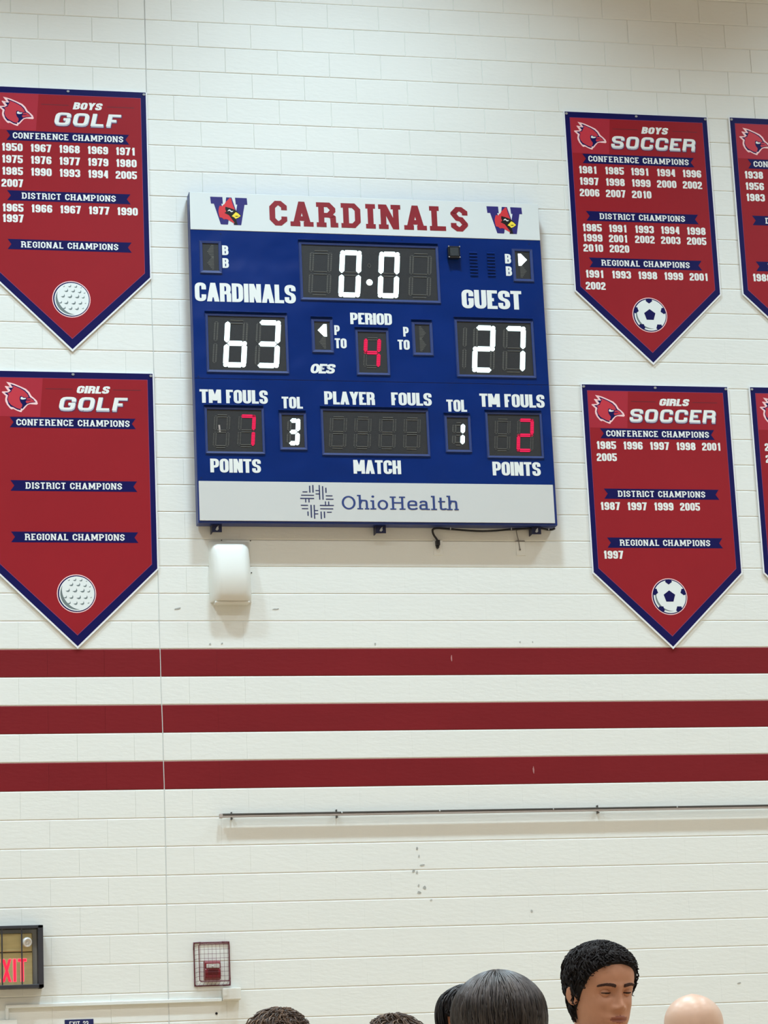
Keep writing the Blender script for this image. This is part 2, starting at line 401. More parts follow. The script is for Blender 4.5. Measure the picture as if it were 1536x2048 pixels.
def ribbon(poly, tv, th, closed):
    """thicken a polyline; horizontal thickness tv for upright strokes, th for level strokes"""
    n = len(poly); L_ = []; R_ = []
    def nrm(a, b):
        dx, dy = (b[0]-a[0])/tv, (b[1]-a[1])/th; l = math.hypot(dx, dy) or 1; return (-dy/l, dx/l)
    for i in range(n):
        ns = []
        if closed or i > 0: ns.append(nrm(poly[i-1], poly[i]))
        if closed or i < n-1: ns.append(nrm(poly[i], poly[(i+1) % n]))
        if len(ns) == 2:
            mx, my = ns[0][0]+ns[1][0], ns[0][1]+ns[1][1]; l = math.hypot(mx, my) or 1; mx, my = mx/l, my/l
            c = max(0.45, mx*ns[0][0]+my*ns[0][1]); mx, my = mx/c, my/c
        else: mx, my = ns[0]
        L_.append((poly[i][0]+mx*tv/2, poly[i][1]+my*th/2)); R_.append((poly[i][0]-mx*tv/2, poly[i][1]-my*th/2))
    q = []
    for i in range(n if closed else n-1):
        j = (i+1) % n; q.append([L_[i], L_[j], R_[j], R_[i]])
    return q
GL = {   # P: open strokes, O: closed strokes, B: slanted bars (x0, x1 over y0..y1), serifs: (x, y)
 'A': dict(B=[(0,.5,0,1),(1,.5,0,1)], P=[[(.2,.27),(.8,.27)]], S=[(0,0),(1,0)], w=1.08),
 'B': dict(P=[[(0,0,0),(0,1,0),(.95,1),(.95,.53),(0,.53,0)],[(0,.53,0),(1,.53),(1,0),(0,0,0)],[(0,0),(0,1)]], S=[(0,0,-1),(0,1,-1)]),
 'C': dict(P=[[(1,.66),(1,1),(0,1),(0,0),(1,0),(1,.34)]]),
 'D': dict(P=[[(0,0),(0,1)],[(0,1,0),(1,1),(1,0),(0,0,0)]], S=[(0,0,-1),(0,1,-1)]),
 'E': dict(P=[[(0,0),(0,1)],[(0,1),(1,1)],[(0,.5),(.82,.5)],[(0,0),(1,0)]], w=.86, S=[(0,0,-1),(0,1,-1)]),
 'F': dict(P=[[(0,0),(0,1)],[(0,1),(1,1)],[(0,.48),(.82,.48)]], w=.82, S=[(0,0),(0,1,-1)]),
 'G': dict(P=[[(1,.68),(1,1),(0,1),(0,0),(1,0),(1,.46,0),(.58,.46)]]),
 'H': dict(P=[[(0,0),(0,1)],[(1,0),(1,1)],[(0,.5),(1,.5)]], S=[(0,0),(0,1),(1,0),(1,1)]),
 'I': dict(P=[[(0,0),(0,1)]], w=0, S=[(0,0),(0,1)]),
 'L': dict(P=[[(0,0),(0,1)],[(0,0),(1,0)]], w=.82, S=[(0,1),(0,0,-1)]),
 'M': dict(P=[[(0,0),(0,1)],[(1,0),(1,1)]], B=[(.5,.06,.12,1),(.5,.94,.12,1)], w=1.34, S=[(0,0),(1,0),(0,1,-1),(1,1,1)]),
 'N': dict(P=[[(0,0),(0,1)],[(1,0),(1,1)]], B=[(.98,.02,0,1)], w=1.05, S=[(0,0),(0,1,-1),(1,1)]),
 'O': dict(O=[[(0,0),(0,1),(1,1),(1,0)]]),
 'P': dict(P=[[(0,0),(0,1)],[(0,1,0),(1,1),(1,.42),(0,.42,0)]], S=[(0,0),(0,1,-1)]),
 'R': dict(P=[[(0,0),(0,1)],[(0,1,0),(.97,1),(.97,.48),(0,.48,0)],[(.5,.48),(.97,.46),(1,.30),(1,0)]], S=[(0,0),(0,1,-1),(1,0,1)]),
 'S': dict(P=[[(1,.70),(1,1),(0,1),(0,.56),(1,.46),(1,0),(0,0),(0,.30)]]),
 'T': dict(P=[[(.5,0),(.5,1)],[(0,1),(1,1)]], w=.92, S=[(.5,0)]),
 'U': dict(P=[[(0,1),(0,0),(1,0),(1,1)]], S=[(0,1),(1,1)]),
 'W': dict(B=[(.25,0,0,1),(.25,.5,0,1),(.75,.5,0,1),(.75,1,0,1)], w=1.6),
 'X': dict(B=[(0,1,0,1),(1,0,0,1)]),
 'Y': dict(B=[(.5,0,.42,1),(.5,1,.42,1)], P=[[(.5,0),(.5,.46)]], w=1.08),
 '0': dict(O=[[(0,0),(0,1),(1,1),(1,0)]]),
 '1': dict(P=[[(.80,0),(.80,1)],[(.80,.84),(.0,.84)]], w=.80),
 '2': dict(P=[[(0,.68),(0,1),(1,1),(1,.55),(0,.24),(0,0,0),(1,0)]]),
 '3': dict(P=[[(0,.72),(0,1),(1,1),(1,.52),(.35,.52)],[(.35,.52),(1,.52),(1,0),(0,0),(0,.28)]]),
 '4': dict(B=[(0,.66,.26,1)], P=[[(0,.25),(1.12,.25)],[(.78,0),(.78,1)]], w=1.0),
 '5': dict(P=[[(1,1),(0,1,0),(0,.56,0),(1,.58),(1,0),(0,0),(0,.28)]]),
 '6': dict(P=[[(1,.74),(1,1),(0,1),(0,0),(1,0),(1,.56),(0,.56)]]),
 '7': dict(P=[[(0,1),(1,1)]], B=[(.30,1,0,1)], w=.95),
 '8': dict(O=[[(0.03,.52),(0.03,1),(.97,1),(.97,.52)],[(0,0),(0,.52),(1,.52),(1,0)]]),
 '9': dict(P=[[(0,.26),(0,0),(1,0),(1,1),(0,1),(0,.44),(1,.44)]]),
}
def glyph(ch, st):
    g = GL[ch]; w_ = max(st['w']*g.get('w', 1), st['tv']); tv, th = st['tv'], st['th']
    if st['serif'] and ch in 'AHIMNTUFLPRBDE': pad = st['serif']
    else: pad = 0
    tx = lambda X: pad+tv/2+X*(w_-tv); ty = lambda Y: th/2+Y*(1-th)
    q = []
    for kind, closed in (('P', False), ('O', True)):
        for path in g.get(kind, []):
            pp = [(tx(p[0]), ty(p[1]))+tuple(p[2:]) for p in path]
            # square ends reach the cap line and the base line
            if not closed:
                for e, o_ in ((0, 1), (-1, -2)):
                    if abs(pp[e][0]-pp[o_][0]) < 1e-6 and path[e][1] in (0, 1):
                        pp[e] = (pp[e][0], float(path[e][1]))
                    elif abs(pp[e][1]-pp[o_][1]) < 1e-6 and path[e][0] in (0, 1) and ch in 'EFLTCSGZ257':
                        pp[e] = (pad+(0 if path[e][0] == 0 else w_), pp[e][1])
            r = st['R']
            q += ribbon(rounded(pp, r, r, st['seg'], closed, 1, 1), tv, th, closed)
    for (xa, xb, ya, yb) in g.get('B', []):
        a, b = tx(xa), tx(xb); y0, y1 = (ya if ya == 0 else ty(ya)), (yb if yb == 1 else ty(yb))
        k = tv*0.53
        q.append([(a-k, y0), (a+k, y0), (b+k, y1), (b-k, y1)])
    if pad:
        for s_ in g.get('S', []):
            x = tx(s_[0]); h = st['sth']
            l = pad if len(s_) < 3 or s_[2] == -1 else -0.0
            r = pad if len(s_) < 3 or s_[2] == 1 else -0.0
            y0 = 0 if s_[1] == 0 else 1-h
            q.append([(x-tv/2-l, y0), (x+tv/2+r, y0), (x+tv/2+r, y0+h), (x-tv/2-l, y0+h)])
    return w_+2*pad, q
def layout(text, st, space=None):
    x = 0; out = []
    for ch in text:
        if ch == ' ': x += space if space else st['w']*0.62; continue
        w_, q = glyph(ch, st); out.append((x, q)); x += w_+st['gap']
    return x-st['gap'], out
def text(mb, s, style, xa, xb, ztop, zbot, y, t=0.0012, mi=0, dx=0, dz=0, space=None, grow=0.0):
    st = STY[style] if isinstance(style, str) else style
    W_, out = layout(s, st, space); H_ = ztop-zbot; sl = st['slant']
    full = W_+sl; k = (xb-xa)/(full); cnt = 0
    for (x, q) in out:
        cnt = 0
        for poly in q:
            pts = [(xa+dx+(x+p[0]+sl*p[1])*k, zbot+dz+p[1]*H_) for p in poly]
            if grow:
                cx = sum(p[0] for p in pts)/len(pts); cz = sum(p[1] for p in pts)/len(pts)
                pts = [(p[0]+math.copysign(grow, p[0]-cx), p[1]+math.copysign(grow, p[1]-cz)) for p in pts]
            area = sum(pts[i][0]*pts[(i+1) % len(pts)][1]-pts[(i+1) % len(pts)][0]*pts[i][1] for i in range(len(pts)))
            if abs(area) < 1e-9: continue
            cnt += 1; mb.prism(pts, y, t+cnt*0.00002, mi)

# ------------------------------------------------------------------ scoreboard
SX, SZ, SD = 0.284, 8.330, 0.120            # top left corner of the front sheet, depth from the wall
SW, SH = 2.713, 2.548
FY = -SD
def bx(u): return SX+u
def bz(v): return SZ-v
board = root('scoreboard', (SX+SW/2, 0, SZ-SH), 'large blue electronic scoreboard reading 63 to 27 on the white block wall', 'scoreboard')
q = MB(); q.box(SX, SX+SW, FY, -0.012, SZ-SH, SZ, bev=0.004); q.build('cabinet', 'board_side', board)
q = MB()
q.box(SX+0.004, SX+SW-0.004, FY-0.0030, FY, bz(1.452), bz(0.300), bev=0.0014)
q.box(SX+0.004, SX+SW-0.004, FY-0.0030, FY, bz(2.232), bz(1.456), bev=0.0014)
q.build('face_sheet', 'board_blue', board)
for (u0, u1, v0, v1, nm) in ((0.003, 2.710, 0.003, 0.298, 'header_panel'), (0.010, 2.693, 2.234, 2.530, 'sponsor_panel')):
    q = MB(); q.box(bx(u0), bx(u1), FY-0.006, FY, bz(v1), bz(v0), bev=0.0015)
    if nm == 'header_panel':
        header = q.build(nm, 'header_white', board)
        h = MB(); text(h, 'CARDINALS', 'varsity', bx(0.605), bx(2.143), bz(0.051), bz(0.247), FY-0.006); h.build('lettering', 'letter_red', header)
        header['label'] = 'white header panel with red lettering'
    else:
        spons = q.build(nm, 'panel_white', board); spons['label'] = 'white sponsor panel with dark blue writing'
# W emblems on the header
def emblem(u0, v0, wid):
    k = wid/1275.0
    def T(pts): return [(bx(u0+(p[0]-115)*k), bz(v0+(p[1]-140-(p[0]-115)*0.028)*k*1.02)) for p in pts]
    y = FY-0.006
    e = MB()
    for P_ in ([(115,140),(535,150),(545,388),(135,380)],[(235,382),(488,386),(700,1120),(455,1110)],[(665,160),(850,165),(705,1105),(560,960)],[(665,160),(850,165),(1030,760),(905,1100)],[(970,170),(1375,185),(1390,420),(990,410)],[(1040,412),(1290,418),(1155,1138),(897,1130)]):
        e.prism(T(P_), y, 0.0008+0.00003*len(e.f)/6)
    o = e.build('letter_emblem', 'w_purple', header); o['label'] = 'purple letter W with a red bird head'
    b = MB()
    b.prism(T([(790,175),(835,200),(860,330),(905,470),(955,600),(900,640),(800,760),(870,940),(935,1085),(860,1040),(740,970),(680,935),(600,925),(570,945),(500,880),(420,865),(395,760),(385,640),(405,530),(440,450),(500,480),(520,470),(560,420),(600,400),(640,330),(700,270)]), y, 0.0018, 0)
    b.prism(T([(630,490),(700,515),(780,535),(870,570),(960,605),(1050,690),(1150,800),(1130,840),(980,925),(1000,1020),(1030,1125),(905,1118),(925,1050),(840,930),(740,790),(590,712),(655,665),(618,575)]), y, 0.0024, 1)
    b.prism(T([(980,680),(1060,730),(1143,815),(1060,880),(965,920),(920,870),(838,822),(900,760)]), y, 0.0030, 2)
    b.prism(T([(930,820),(1000,812),(1085,822),(1000,845)]), y, 0.0033, 1)
    b.prism(T([(695,660),(720,610),(770,588),(805,620),(840,648),(895,635),(870,675),(820,682),(780,645),(750,632)]), y, 0.0031, 3)
    b.build('bird_head_emblem', ['bird_red', 'bird_black', 'bird_yellow', 'letter_white'], header)
emblem(0.158, 0.036, 0.281); emblem(2.297, 0.036, 0.281)
# sponsor mark and name
lg = MB(); kk = 0.250/1190
for (x0, y0, x1, y1) in ((475,195,520,435),(590,170,635,435),(820,170,862,680),(937,205,980,680),(1052,260,1095,440),(235,395,410,430),(180,512,640,545),(145,622,640,660),(320,660,358,780),(435,660,475,780),
        (700,345,822,377),(700,463,822,495),(1060,525,1300,560),(1060,643,1330,678),(1020,740,1058,862),(1135,740,1175,862),(835,862,1335,900),(845,980,1310,1015),(1080,1098,1250,1132),
        (160,863,415,900),(190,980,415,1015),(383,1095,425,1245),(497,865,545,1310),(612,865,655,1345),(655,1043,770,1077),(655,1160,770,1194),(850,1095,893,1355),(965,1095,1010,1320)):
    lg.prism([(bx(0.883+(a-740)*kk), bz(2.384+(b-762)*kk*1.03)) for a, b in ((x0,y1),(x1,y1),(x1,y0),(x0,y0))], FY-0.006, 0.0010)
lg.build('woven_mark', 'mark_navy', spons)
def slab_text(mb, xa, ya, h, y):
    """mixed case slab serif name; h = cap height, strokes built as ribbons; returns nothing"""
    tv = 0.135; th = 0.115; X = 0.0; xh = 0.70
    def rib(pts, closed=False, seg=6, R=0.3):
        for qd in ribbon(rounded([tuple(p) for p in pts], R, R, seg, closed, 1, 1), tv, th, closed):
            area = abs(sum(qd[i][0]*qd[(i+1) % 4][1]-qd[(i+1) % 4][0]*qd[i][1] for i in range(4)))
            if area > 1e-7: polys.append([(X+p[0], p[1]) for p in qd])
    def bar(x0, x1, y0, y1): polys.append([(X+x0,y0),(X+x1,y0),(X+x1,y1),(X+x0,y1)])
    polys = []
    def oval(w_, hh):
        n = 28; pts = [(w_/2+(w_/2-tv/2)*math.cos(2*PI*i/n), hh/2+(hh/2+0.015-th/2)*math.sin(2*PI*i/n), 0) for i in range(n)]
        for qd in ribbon([p[:2] for p in pts], tv, th, True): polys.append([(X+p[0], p[1]) for p in qd])
    def hh_(asc):
        bar(.08,.08+tv,0,asc); bar(-.02,.08,asc-.10,asc); bar(-.03,.33,0,.095)
        rib([(.16,.42,0),(.26,xh-.02,0),(.40,xh-.03),(.56,xh-.03),(.575,.40),(.575,0)], R=.16); bar(.44,.72,0,.095)
    for ch in 'OhioHealth':
        if ch == 'O': oval(.86, 1.0); X += .98
        elif ch == 'h': hh_(1.10); X += .80
        elif ch == 'i': bar(.10,.10+tv,0,xh); bar(0,.12,xh-.10,xh); bar(-.02,.35,0,.095); polys.append([(X+.165+.09*math.cos(2*PI*i/10), .98+.085*math.sin(2*PI*i/10)) for i in range(10)]); X += .44
        elif ch == 'o': oval(.66, xh+.02); X += .78
        elif ch == 'H':
            for a in (.12, .70): bar(a,a+tv,0,1.0); bar(a-.12,a+tv+.12,0,.095); bar(a-.12,a+tv+.12,.905,1.0)
            bar(.12,.80,.47,.575); X += 1.08
        elif ch == 'e': rib([(.07,.36),(.55,.36,0),(.55,.66),(.07,.66),(.07,.05),(.55,.05),(.58,.16)], R=.26); X += .74
        elif ch == 'a': rib([(.09,.52),(.12,.65),(.44,.65),(.46,.40),(.46,.05,0)], R=.16); rib([(.46,.38),(.07,.38),(.07,.05),(.46,.08)], R=.16); bar(.44,.66,0,.095); X += .76
        elif ch == 'l': bar(.10,.10+tv,0,1.08); bar(0,.12,.98,1.08); bar(-.02,.35,0,.095); X += .44
        elif ch == 't': rib([(.16,.95),(.16,.05),(.45,.06),(.47,.14)], R=.14); bar(.0,.44,.60,.69); X += .56
    k = (1.952-1.068)/(X-.10)
    for p in polys:
        mb.prism([(xa+a*k, ya+b*h) for a, b in p], y, 0.0010+len(mb.f)*0.0000012)
q = MB(); slab_text(q, bx(1.068), bz(2.437), 0.100, FY-0.006); q.build('lettering', 'letter_slate', spons)

# seven segment displays
SLANT = 0.080
def seg_polys(w_, h, t, a):
    """hexagonal segment outlines of an upright digit w_ x h: dict of (centre line, horizontal?)"""
    x0, x1, zb, zm, zt = t/2, w_-t/2, t/2, h/2, h-t/2
    return {'a': (x0, x1, zt, 1), 'g': (x0, x1, zm, 1), 'd': (x0, x1, zb, 1), 'f': (zm, zt, x0, 0), 'b': (zm, zt, x1, 0), 'e': (zb, zm, x0, 0), 'c': (zb, zm, x1, 0)}
NUM = {'0':'abcdef','1':'bc','2':'abged','3':'abgcd','4':'fgbc','5':'afgcd','6':'fgedc','7':'abc','8':'abcdefg',' ':''}
def digit(par, u0, u1, v0, v1, ch, color, t, one=False):
    """u0..u1, v0..v1 box of the upright-sheared digit; one: half width digit with only the right hand strokes"""
    h = v1-v0; sh = SLANT*h; w_ = (u1-u0)-sh; ys = FY+0.0022
    off, on, base = MB(), MB(), MB()
    def P_(x, z): return (bx(u0)+x+SLANT*z, bz(v1)+z)
    segs = seg_polys(w_, h, t, 0)
    if one: segs = {k_: s_ for k_, s_ in segs.items() if k_ in 'bc'}
    lit = NUM[ch]
    for k_, (a, b, c, hor) in segs.items():
        gap = t*0.12; a2, b2 = a+gap, b-gap; hw = t/2
        if not hor and k_ in 'fb' : b2 += hw*0.45
        if not hor and k_ in 'ec' : a2 -= hw*0.45
        if hor: hexa = [(a2,c),(a2+hw*.9,c-hw),(b2-hw*.9,c-hw),(b2,c),(b2-hw*.9,c+hw),(a2+hw*.9,c+hw)]
        else: hexa = [(c,a2),(c+hw,a2+hw*.9),(c+hw,b2-hw*.9),(c,b2),(c-hw,b2-hw*.9),(c-hw,a2+hw*.9)]
        is_on = k_ in lit
        tgt = on if is_on else off
        if is_on: base.prism([P_(*p) for p in hexa], ys, 0.0012)
        pitch = 0.0082 if color == 'w' else 0.0105
        if hor:
            rows = (-.62, 0, .62) if color == 'w' else ((-.5, .5) if is_on else (-.62, .5))
            th = t*0.27 if color == 'w' else t*.24
            if not is_on: th = 0.0040
            for r_ in rows:
                z = c+r_*hw; ins = abs(r_)*hw*0.9+0.003
                if not is_on and r_ == 0: continue
                tgt.prism([P_(x_, z_) for x_, z_ in ((a2+ins, z-th/2), (b2-ins, z-th/2), (b2-ins, z+th/2), (a2+ins, z+th/2))], ys, 0.0024)
        else:
            z = a2+0.006
            while z < b2-0.005:
                e = min(z-a2, b2-z); half = min(hw, e/0.9)*(0.92)
                th = 0.0056 if color == 'w' else 0.0052
                if not is_on:
                    th = 0.0040
                    for sgn in (-1, 1):
                        xa_, xb_ = sorted((c+sgn*half, c+sgn*half*0.30))
                        tgt.prism([P_(x_, z_) for x_, z_ in ((xa_, z-th/2), (xb_, z-th/2), (xb_, z+th/2), (xa_, z+th/2))], ys, 0.0024, sides=False)
                else:
                    tgt.prism([P_(x_, z_) for x_, z_ in ((c-half, z-th/2), (c+half, z-th/2), (c+half, z+th/2), (c-half, z+th/2))], ys, 0.0024)
                z += pitch
    x0, x1, zb, zm, zt = t/2, w_-t/2, t/2, h/2, h-t/2
    for (pair, cx, cz) in (('af', x0, zt), ('ab', x1, zt), ('de', x0, zb), ('dc', x1, zb), ('gb', x1, zm), ('ge', x0, zm), ('gc', x1, zm), ('gf', x0, zm)):
        if all(c_ in lit for c_ in pair) and ('g' in pair) <= (not all(c_ in lit for c_ in ('bc' if cx > w_/2 else 'fe'))):
            rr = t*0.44
            (on if color == 'w' else base).prism([P_(cx+rr*math.cos(PI/8+k*PI/4), cz+rr*math.sin(PI/8+k*PI/4)) for k in range(8)], ys, 0.0026 if color == 'w' else 0.0012)
    if off.v: 
        o = off.build('unlit_digit', 'led_off', par)
    if on.v:
        on.v += []
        n0 = len(on.f); on.mesh(base.v, base.f, 1)
        o = on.build('lit_digit', (['led_white', 'led_white_soft'] if color == 'w' else ['led_red', 'led_red_dim']), par)
        o['label'] = ('glowing white digit ' if color == 'w' else 'glowing red digit ')+ch
def display(u0, u1, v0, v1, fr=0.024, hood=True, name='digit_display'):
    """raised rim around a dark lens sheet, with a thin drip hood above"""
    vt = v0+(0.020 if hood else 0)
    q = MB()
    o_ = [(bx(u0),bz(v1)),(bx(u1),bz(v1)),(bx(u1),bz(vt)),(bx(u0),bz(vt))]
    i_ = [(bx(u0+fr),bz(v1-fr)),(bx(u1-fr),bz(v1-fr)),(bx(u1-fr),bz(vt+fr*.8)),(bx(u0+fr),bz(vt+fr*.8))]
    yo, ym, yi = FY-0.003, FY-0.012, FY+0.004
    for k in range(4):
        j = (k+1) % 4; a, b, c, d = o_[k], o_[j], i_[j], i_[k]
        am, bm_, cm, dm = [(p[0]+(r[0]-p[0])*.18, p[1]+(r[1]-p[1])*.18) for p, r in ((a, d), (b, c), (c, b), (d, a))]
        q.mesh([(a[0],yo,a[1]),(b[0],yo,b[1]),(bm_[0],ym,bm_[1]),(am[0],ym,am[1]),(cm[0],ym+.003,cm[1]),(dm[0],ym+.003,dm[1]),(c[0],yi,c[1]),(d[0],yi,d[1])],
               [(0,1,2,3),(3,2,4,5),(5,4,6,7)])
    p = q.build(name, 'frame_blue', board)
    q = MB(); q.box(i_[0][0]-0.004, i_[1][0]+0.004, FY-0.0034, FY-0.0030, i_[0][1]-0.004, i_[2][1]+0.004)
    q.build('lens_sheet', 'lens', p)
    if hood:
        q = MB(); q.box(bx(u0-0.002), bx(u1-0.004), FY-0.022, FY, bz(v0+0.006), bz(v0), bev=0.001); q.build('drip_hood', 'board_blue', p)
    return p
FYL = FY
p = display(0.817, 1.900, 0.352, 0.830, fr=0.026); p['label'] = 'wide game clock display reading 0.0'
FY_save = FY
# LEDs sit just proud of the lens sheet
FY = FYL-0.0060
digit(p, 0.875, 1.078, 0.430, 0.792, ' ', 'w', 0.036)
digit(p, 1.106, 1.305, 0.425, 0.799, '0', 'w', 0.040)
digit(p, 1.408, 1.600, 0.427, 0.797, '0', 'w', 0.040)
digit(p, 1.645, 1.850, 0.430, 0.792, ' ', 'w', 0.036)
q = MB(); q.disc(bx(1.352), bz(0.676), 0.024, FY+0.002, 0.003, 20); q.build('lit_dot', 'led_white', p)
q = MB()
for a in range(8): q.disc(bx(1.355)+0.012*math.cos(a*PI/4), bz(0.543)+0.014*math.sin(a*PI/4), 0.003, FY+0.002, 0.002, 6)
q.build('unlit_dot', 'led_off', p)
FY = FYL
p = display(0.092, 0.713, 0.933, 1.408); FY = FYL-0.0060
digit(p, 0.110, 0.196, 0.995, 1.352, ' ', 'w', 0.034, one=True); digit(p, 0.214, 0.418, 0.993, 1.366, '6', 'w', 0.040); digit(p, 0.448, 0.665, 0.993, 1.366, '3', 'w', 0.040); FY = FYL
p['label'] = 'home score display reading 63'
p = display(1.994, 2.616, 0.930, 1.405); FY = FYL-0.0060
digit(p, 2.010, 2.096, 0.995, 1.352, ' ', 'w', 0.034, one=True); digit(p, 2.112, 2.318, 0.993, 1.366, '2', 'w', 0.040); digit(p, 2.346, 2.556, 0.993, 1.366, '7', 'w', 0.040); FY = FYL
p['label'] = 'guest score display reading 27'
p = display(1.223, 1.482, 1.030, 1.406, fr=0.024); FY = FYL-0.0060
digit(p, 1.272, 1.424, 1.105, 1.352, '4', 'r', 0.030); FY = FYL; p['label'] = 'period display reading 4'
p = display(0.066, 0.511, 1.654, 2.028, fr=0.022); FY = FYL-0.0060
digit(p, 0.118, 0.262, 1.724, 1.986, ' ', 'r', 0.028); digit(p, 0.300, 0.452, 1.724, 1.976, '7', 'r', 0.028)
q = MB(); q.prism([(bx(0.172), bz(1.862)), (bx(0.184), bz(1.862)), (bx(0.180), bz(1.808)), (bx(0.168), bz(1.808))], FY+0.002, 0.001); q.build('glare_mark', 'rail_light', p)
FY = FYL; p['label'] = 'left team fouls display reading 7'
p = display(2.195, 2.639, 1.656, 2.033, fr=0.022); FY = FYL-0.0060
digit(p, 2.250, 2.396, 1.722, 1.980, ' ', 'r', 0.028); digit(p, 2.424, 2.577, 1.720, 1.983, '2', 'r', 0.028); FY = FYL; p['label'] = 'right team fouls display reading 2'
p = display(0.935, 1.759, 1.650, 2.029, fr=0.022); FY = FYL-0.0060
for a in (0.986, 1.172, 1.360, 1.548): digit(p, a, a+0.153, 1.724, 1.978, ' ', 'r', 0.028)
FY = FYL; p['label'] = 'unlit player fouls and match display'
p = display(0.621, 0.828, 1.686, 1.992, fr=0.024); FY = FYL-0.0060
digit(p, 0.668, 0.784, 1.749, 1.956, '3', 'w', 0.034); FY = FYL; p['label'] = 'left time outs display reading 3'
p = display(1.877, 2.082, 1.685, 1.993, fr=0.024); FY = FYL-0.0060
digit(p, 1.924, 2.040, 1.755, 1.943, '1', 'w', 0.034); FY = FYL; p['label'] = 'right time outs display reading 1'
def arrow_display(u0, u1, v0, v1, lit, hood, dirn, name='arrow_display'):
    p = display(u0, u1, v0, v1, fr=0.028, hood=hood, name=name)
    y = FYL-0.0038; uc = (u0+u1)/2; top = v0+(0.020 if hood else 0); H_ = v1-top
    for part, vc in ((0, top+H_*0.33), (1, top+H_*0.68)):
        on = (part == 0 and lit)
        q = MB(); n = 9; hh = 0.048; ww = 0.062
        if on:
            s_ = 1 if dirn == 'R' else -1
            pts = [(bx(uc-s_*ww*0.55), bz(vc-hh)), (bx(uc-s_*ww*0.2), bz(vc-hh)), (bx(uc+s_*ww*0.55), bz(vc)), (bx(uc-s_*ww*0.2), bz(vc+hh)), (bx(uc-s_*ww*0.55), bz(vc+hh))]
            q.prism(pts, y, 0.003); o = q.build('lit_arrow', 'led_white', p); o['label'] = 'glowing white arrow'
        else:
            for i in range(n):
                f = 1-abs(i-(n-1)/2)/((n+1)/2); z = bz(vc)-hh+2*hh*i/(n-1); L_ = 0.010+0.040*f
                xs = bx(uc-0.024) if dirn == 'R' else bx(uc+0.024)-L_
                for e in (0, 1): q.prism([(xs, z-0.0016+e*0.0042), (xs+L_, z-0.0016+e*0.0042), (xs+L_, z+0.0006+e*0.0042), (xs, z+0.0006+e*0.0042)], y, 0.002, sides=False)
            q.build('unlit_arrow', 'led_off', p)
    return p
arrow_display(0.064, 0.233, 0.385, 0.642, False, False, 'L')['label'] = 'unlit left bonus arrows'
arrow_display(2.477, 2.644, 0.372, 0.638, True, False, 'R')['label'] = 'right bonus arrow, lit and pointing right'
arrow_display(0.890, 1.058, 0.955, 1.239, True, True, 'L')['label'] = 'left possession arrow, lit and pointing left'
arrow_display(1.661, 1.824, 0.959, 1.244, False, True, 'R')['label'] = 'unlit right possession arrows'
# captions
YF = FY-0.003
for (s_, u0, u1, v0, v1) in (('CARDINALS',.022,.783,.713,.858),('GUEST',2.063,2.534,.712,.860),('PERIOD',1.192,1.512,.918,1.008),('B',.236,.284,.417,.493),('B',.236,.284,.517,.594),('B',2.421,2.469,.416,.493),('B',2.423,2.471,.516,.592),
        ('P',1.066,1.107,1.020,1.096),('TO',1.066,1.156,1.122,1.199),('P',1.595,1.637,1.020,1.096),('TO',1.548,1.640,1.122,1.199),('TM',.035,.195,1.538,1.641),('FOULS',.232,.543,1.538,1.641),
        ('TOL',.647,.805,1.583,1.673),('PLAYER',.969,1.353,1.536,1.636),('FOULS',1.479,1.789,1.535,1.634),('TOL',1.901,2.059,1.583,1.676),('TM',2.160,2.318,1.531,1.634),('FOULS',2.354,2.667,1.531,1.634),
        ('POINTS',.099,.474,2.064,2.168),('MATCH',1.168,1.529,2.060,2.165),('POINTS',2.232,2.605,2.060,2.166)):
    q = MB(); text(q, s_, 'board', bx(u0), bx(u1), bz(v0), bz(v1), YF, t=0.0016); q.build('caption_lettering', 'letter_white', board)
q = MB(); text(q, 'OES', 'oes', bx(.868), bx(1.068), bz(1.324), bz(1.398), YF, t=0.0012)
o = q.build('maker_mark', 'letter_white', board)
q = MB()
for v in (1.345, 1.355, 1.365, 1.375):
    q.prism([(bx(.955), bz(v+.0016)), (bx(1.010), bz(v+.0016)), (bx(1.010), bz(v-.0010)), (bx(.955), bz(v-.0010))], YF, 0.0016)
q.build('maker_mark_lines', 'board_blue', board)
# horn loudspeaker and louvres
q = MB(); q.box(bx(1.965), bx(2.058), FY-0.055, FY-0.003, bz(.475), bz(.382), bev=0.006); o = q.build('horn_box', 'speaker_black', board)
g = MB(); g.box(bx(1.978), bx(2.045), FY-0.057, FY-0.054, bz(.461), bz(.396)); g.build('grille', 'speaker_grille', o)
for (a, b) in ((1.969,.386),(2.054,.386),(1.969,.471),(2.054,.471)):
    g = MB(); g.disc(bx(a), bz(b), 0.0050, FY-0.054, 0.004, 10); g.build('screw', 'bright_metal', o)
for u0 in (2.141, 2.279):
    for i in range(8):
        v = .408+i*.0257
        q = MB(); n = 6; vs = []; fs = []
        for k in range(n+1):
            a = k/n*PI/2; vs += [(bx(u0), YF-0.008*math.sin(a), bz(v)-0.011*(1-math.cos(a))+0.0), (bx(u0+.061), YF-0.008*math.sin(a), bz(v)-0.011*(1-math.cos(a)))]
        for k in range(n): fs.append((2*k, 2*k+1, 2*k+3, 2*k+2))
        base_ = len(vs); vs += [(bx(u0), YF, bz(v)-0.011), (bx(u0+.061), YF, bz(v)-0.011)]
        fs += [(2*n, 2*n+1, base_+1, base_), tuple(list(range(0, 2*n+1, 2))+[base_]), tuple(list(range(1, 2*n+2, 2))+[base_+1])]
        q.mesh(vs, fs); q.build('louvre', 'board_blue', board)
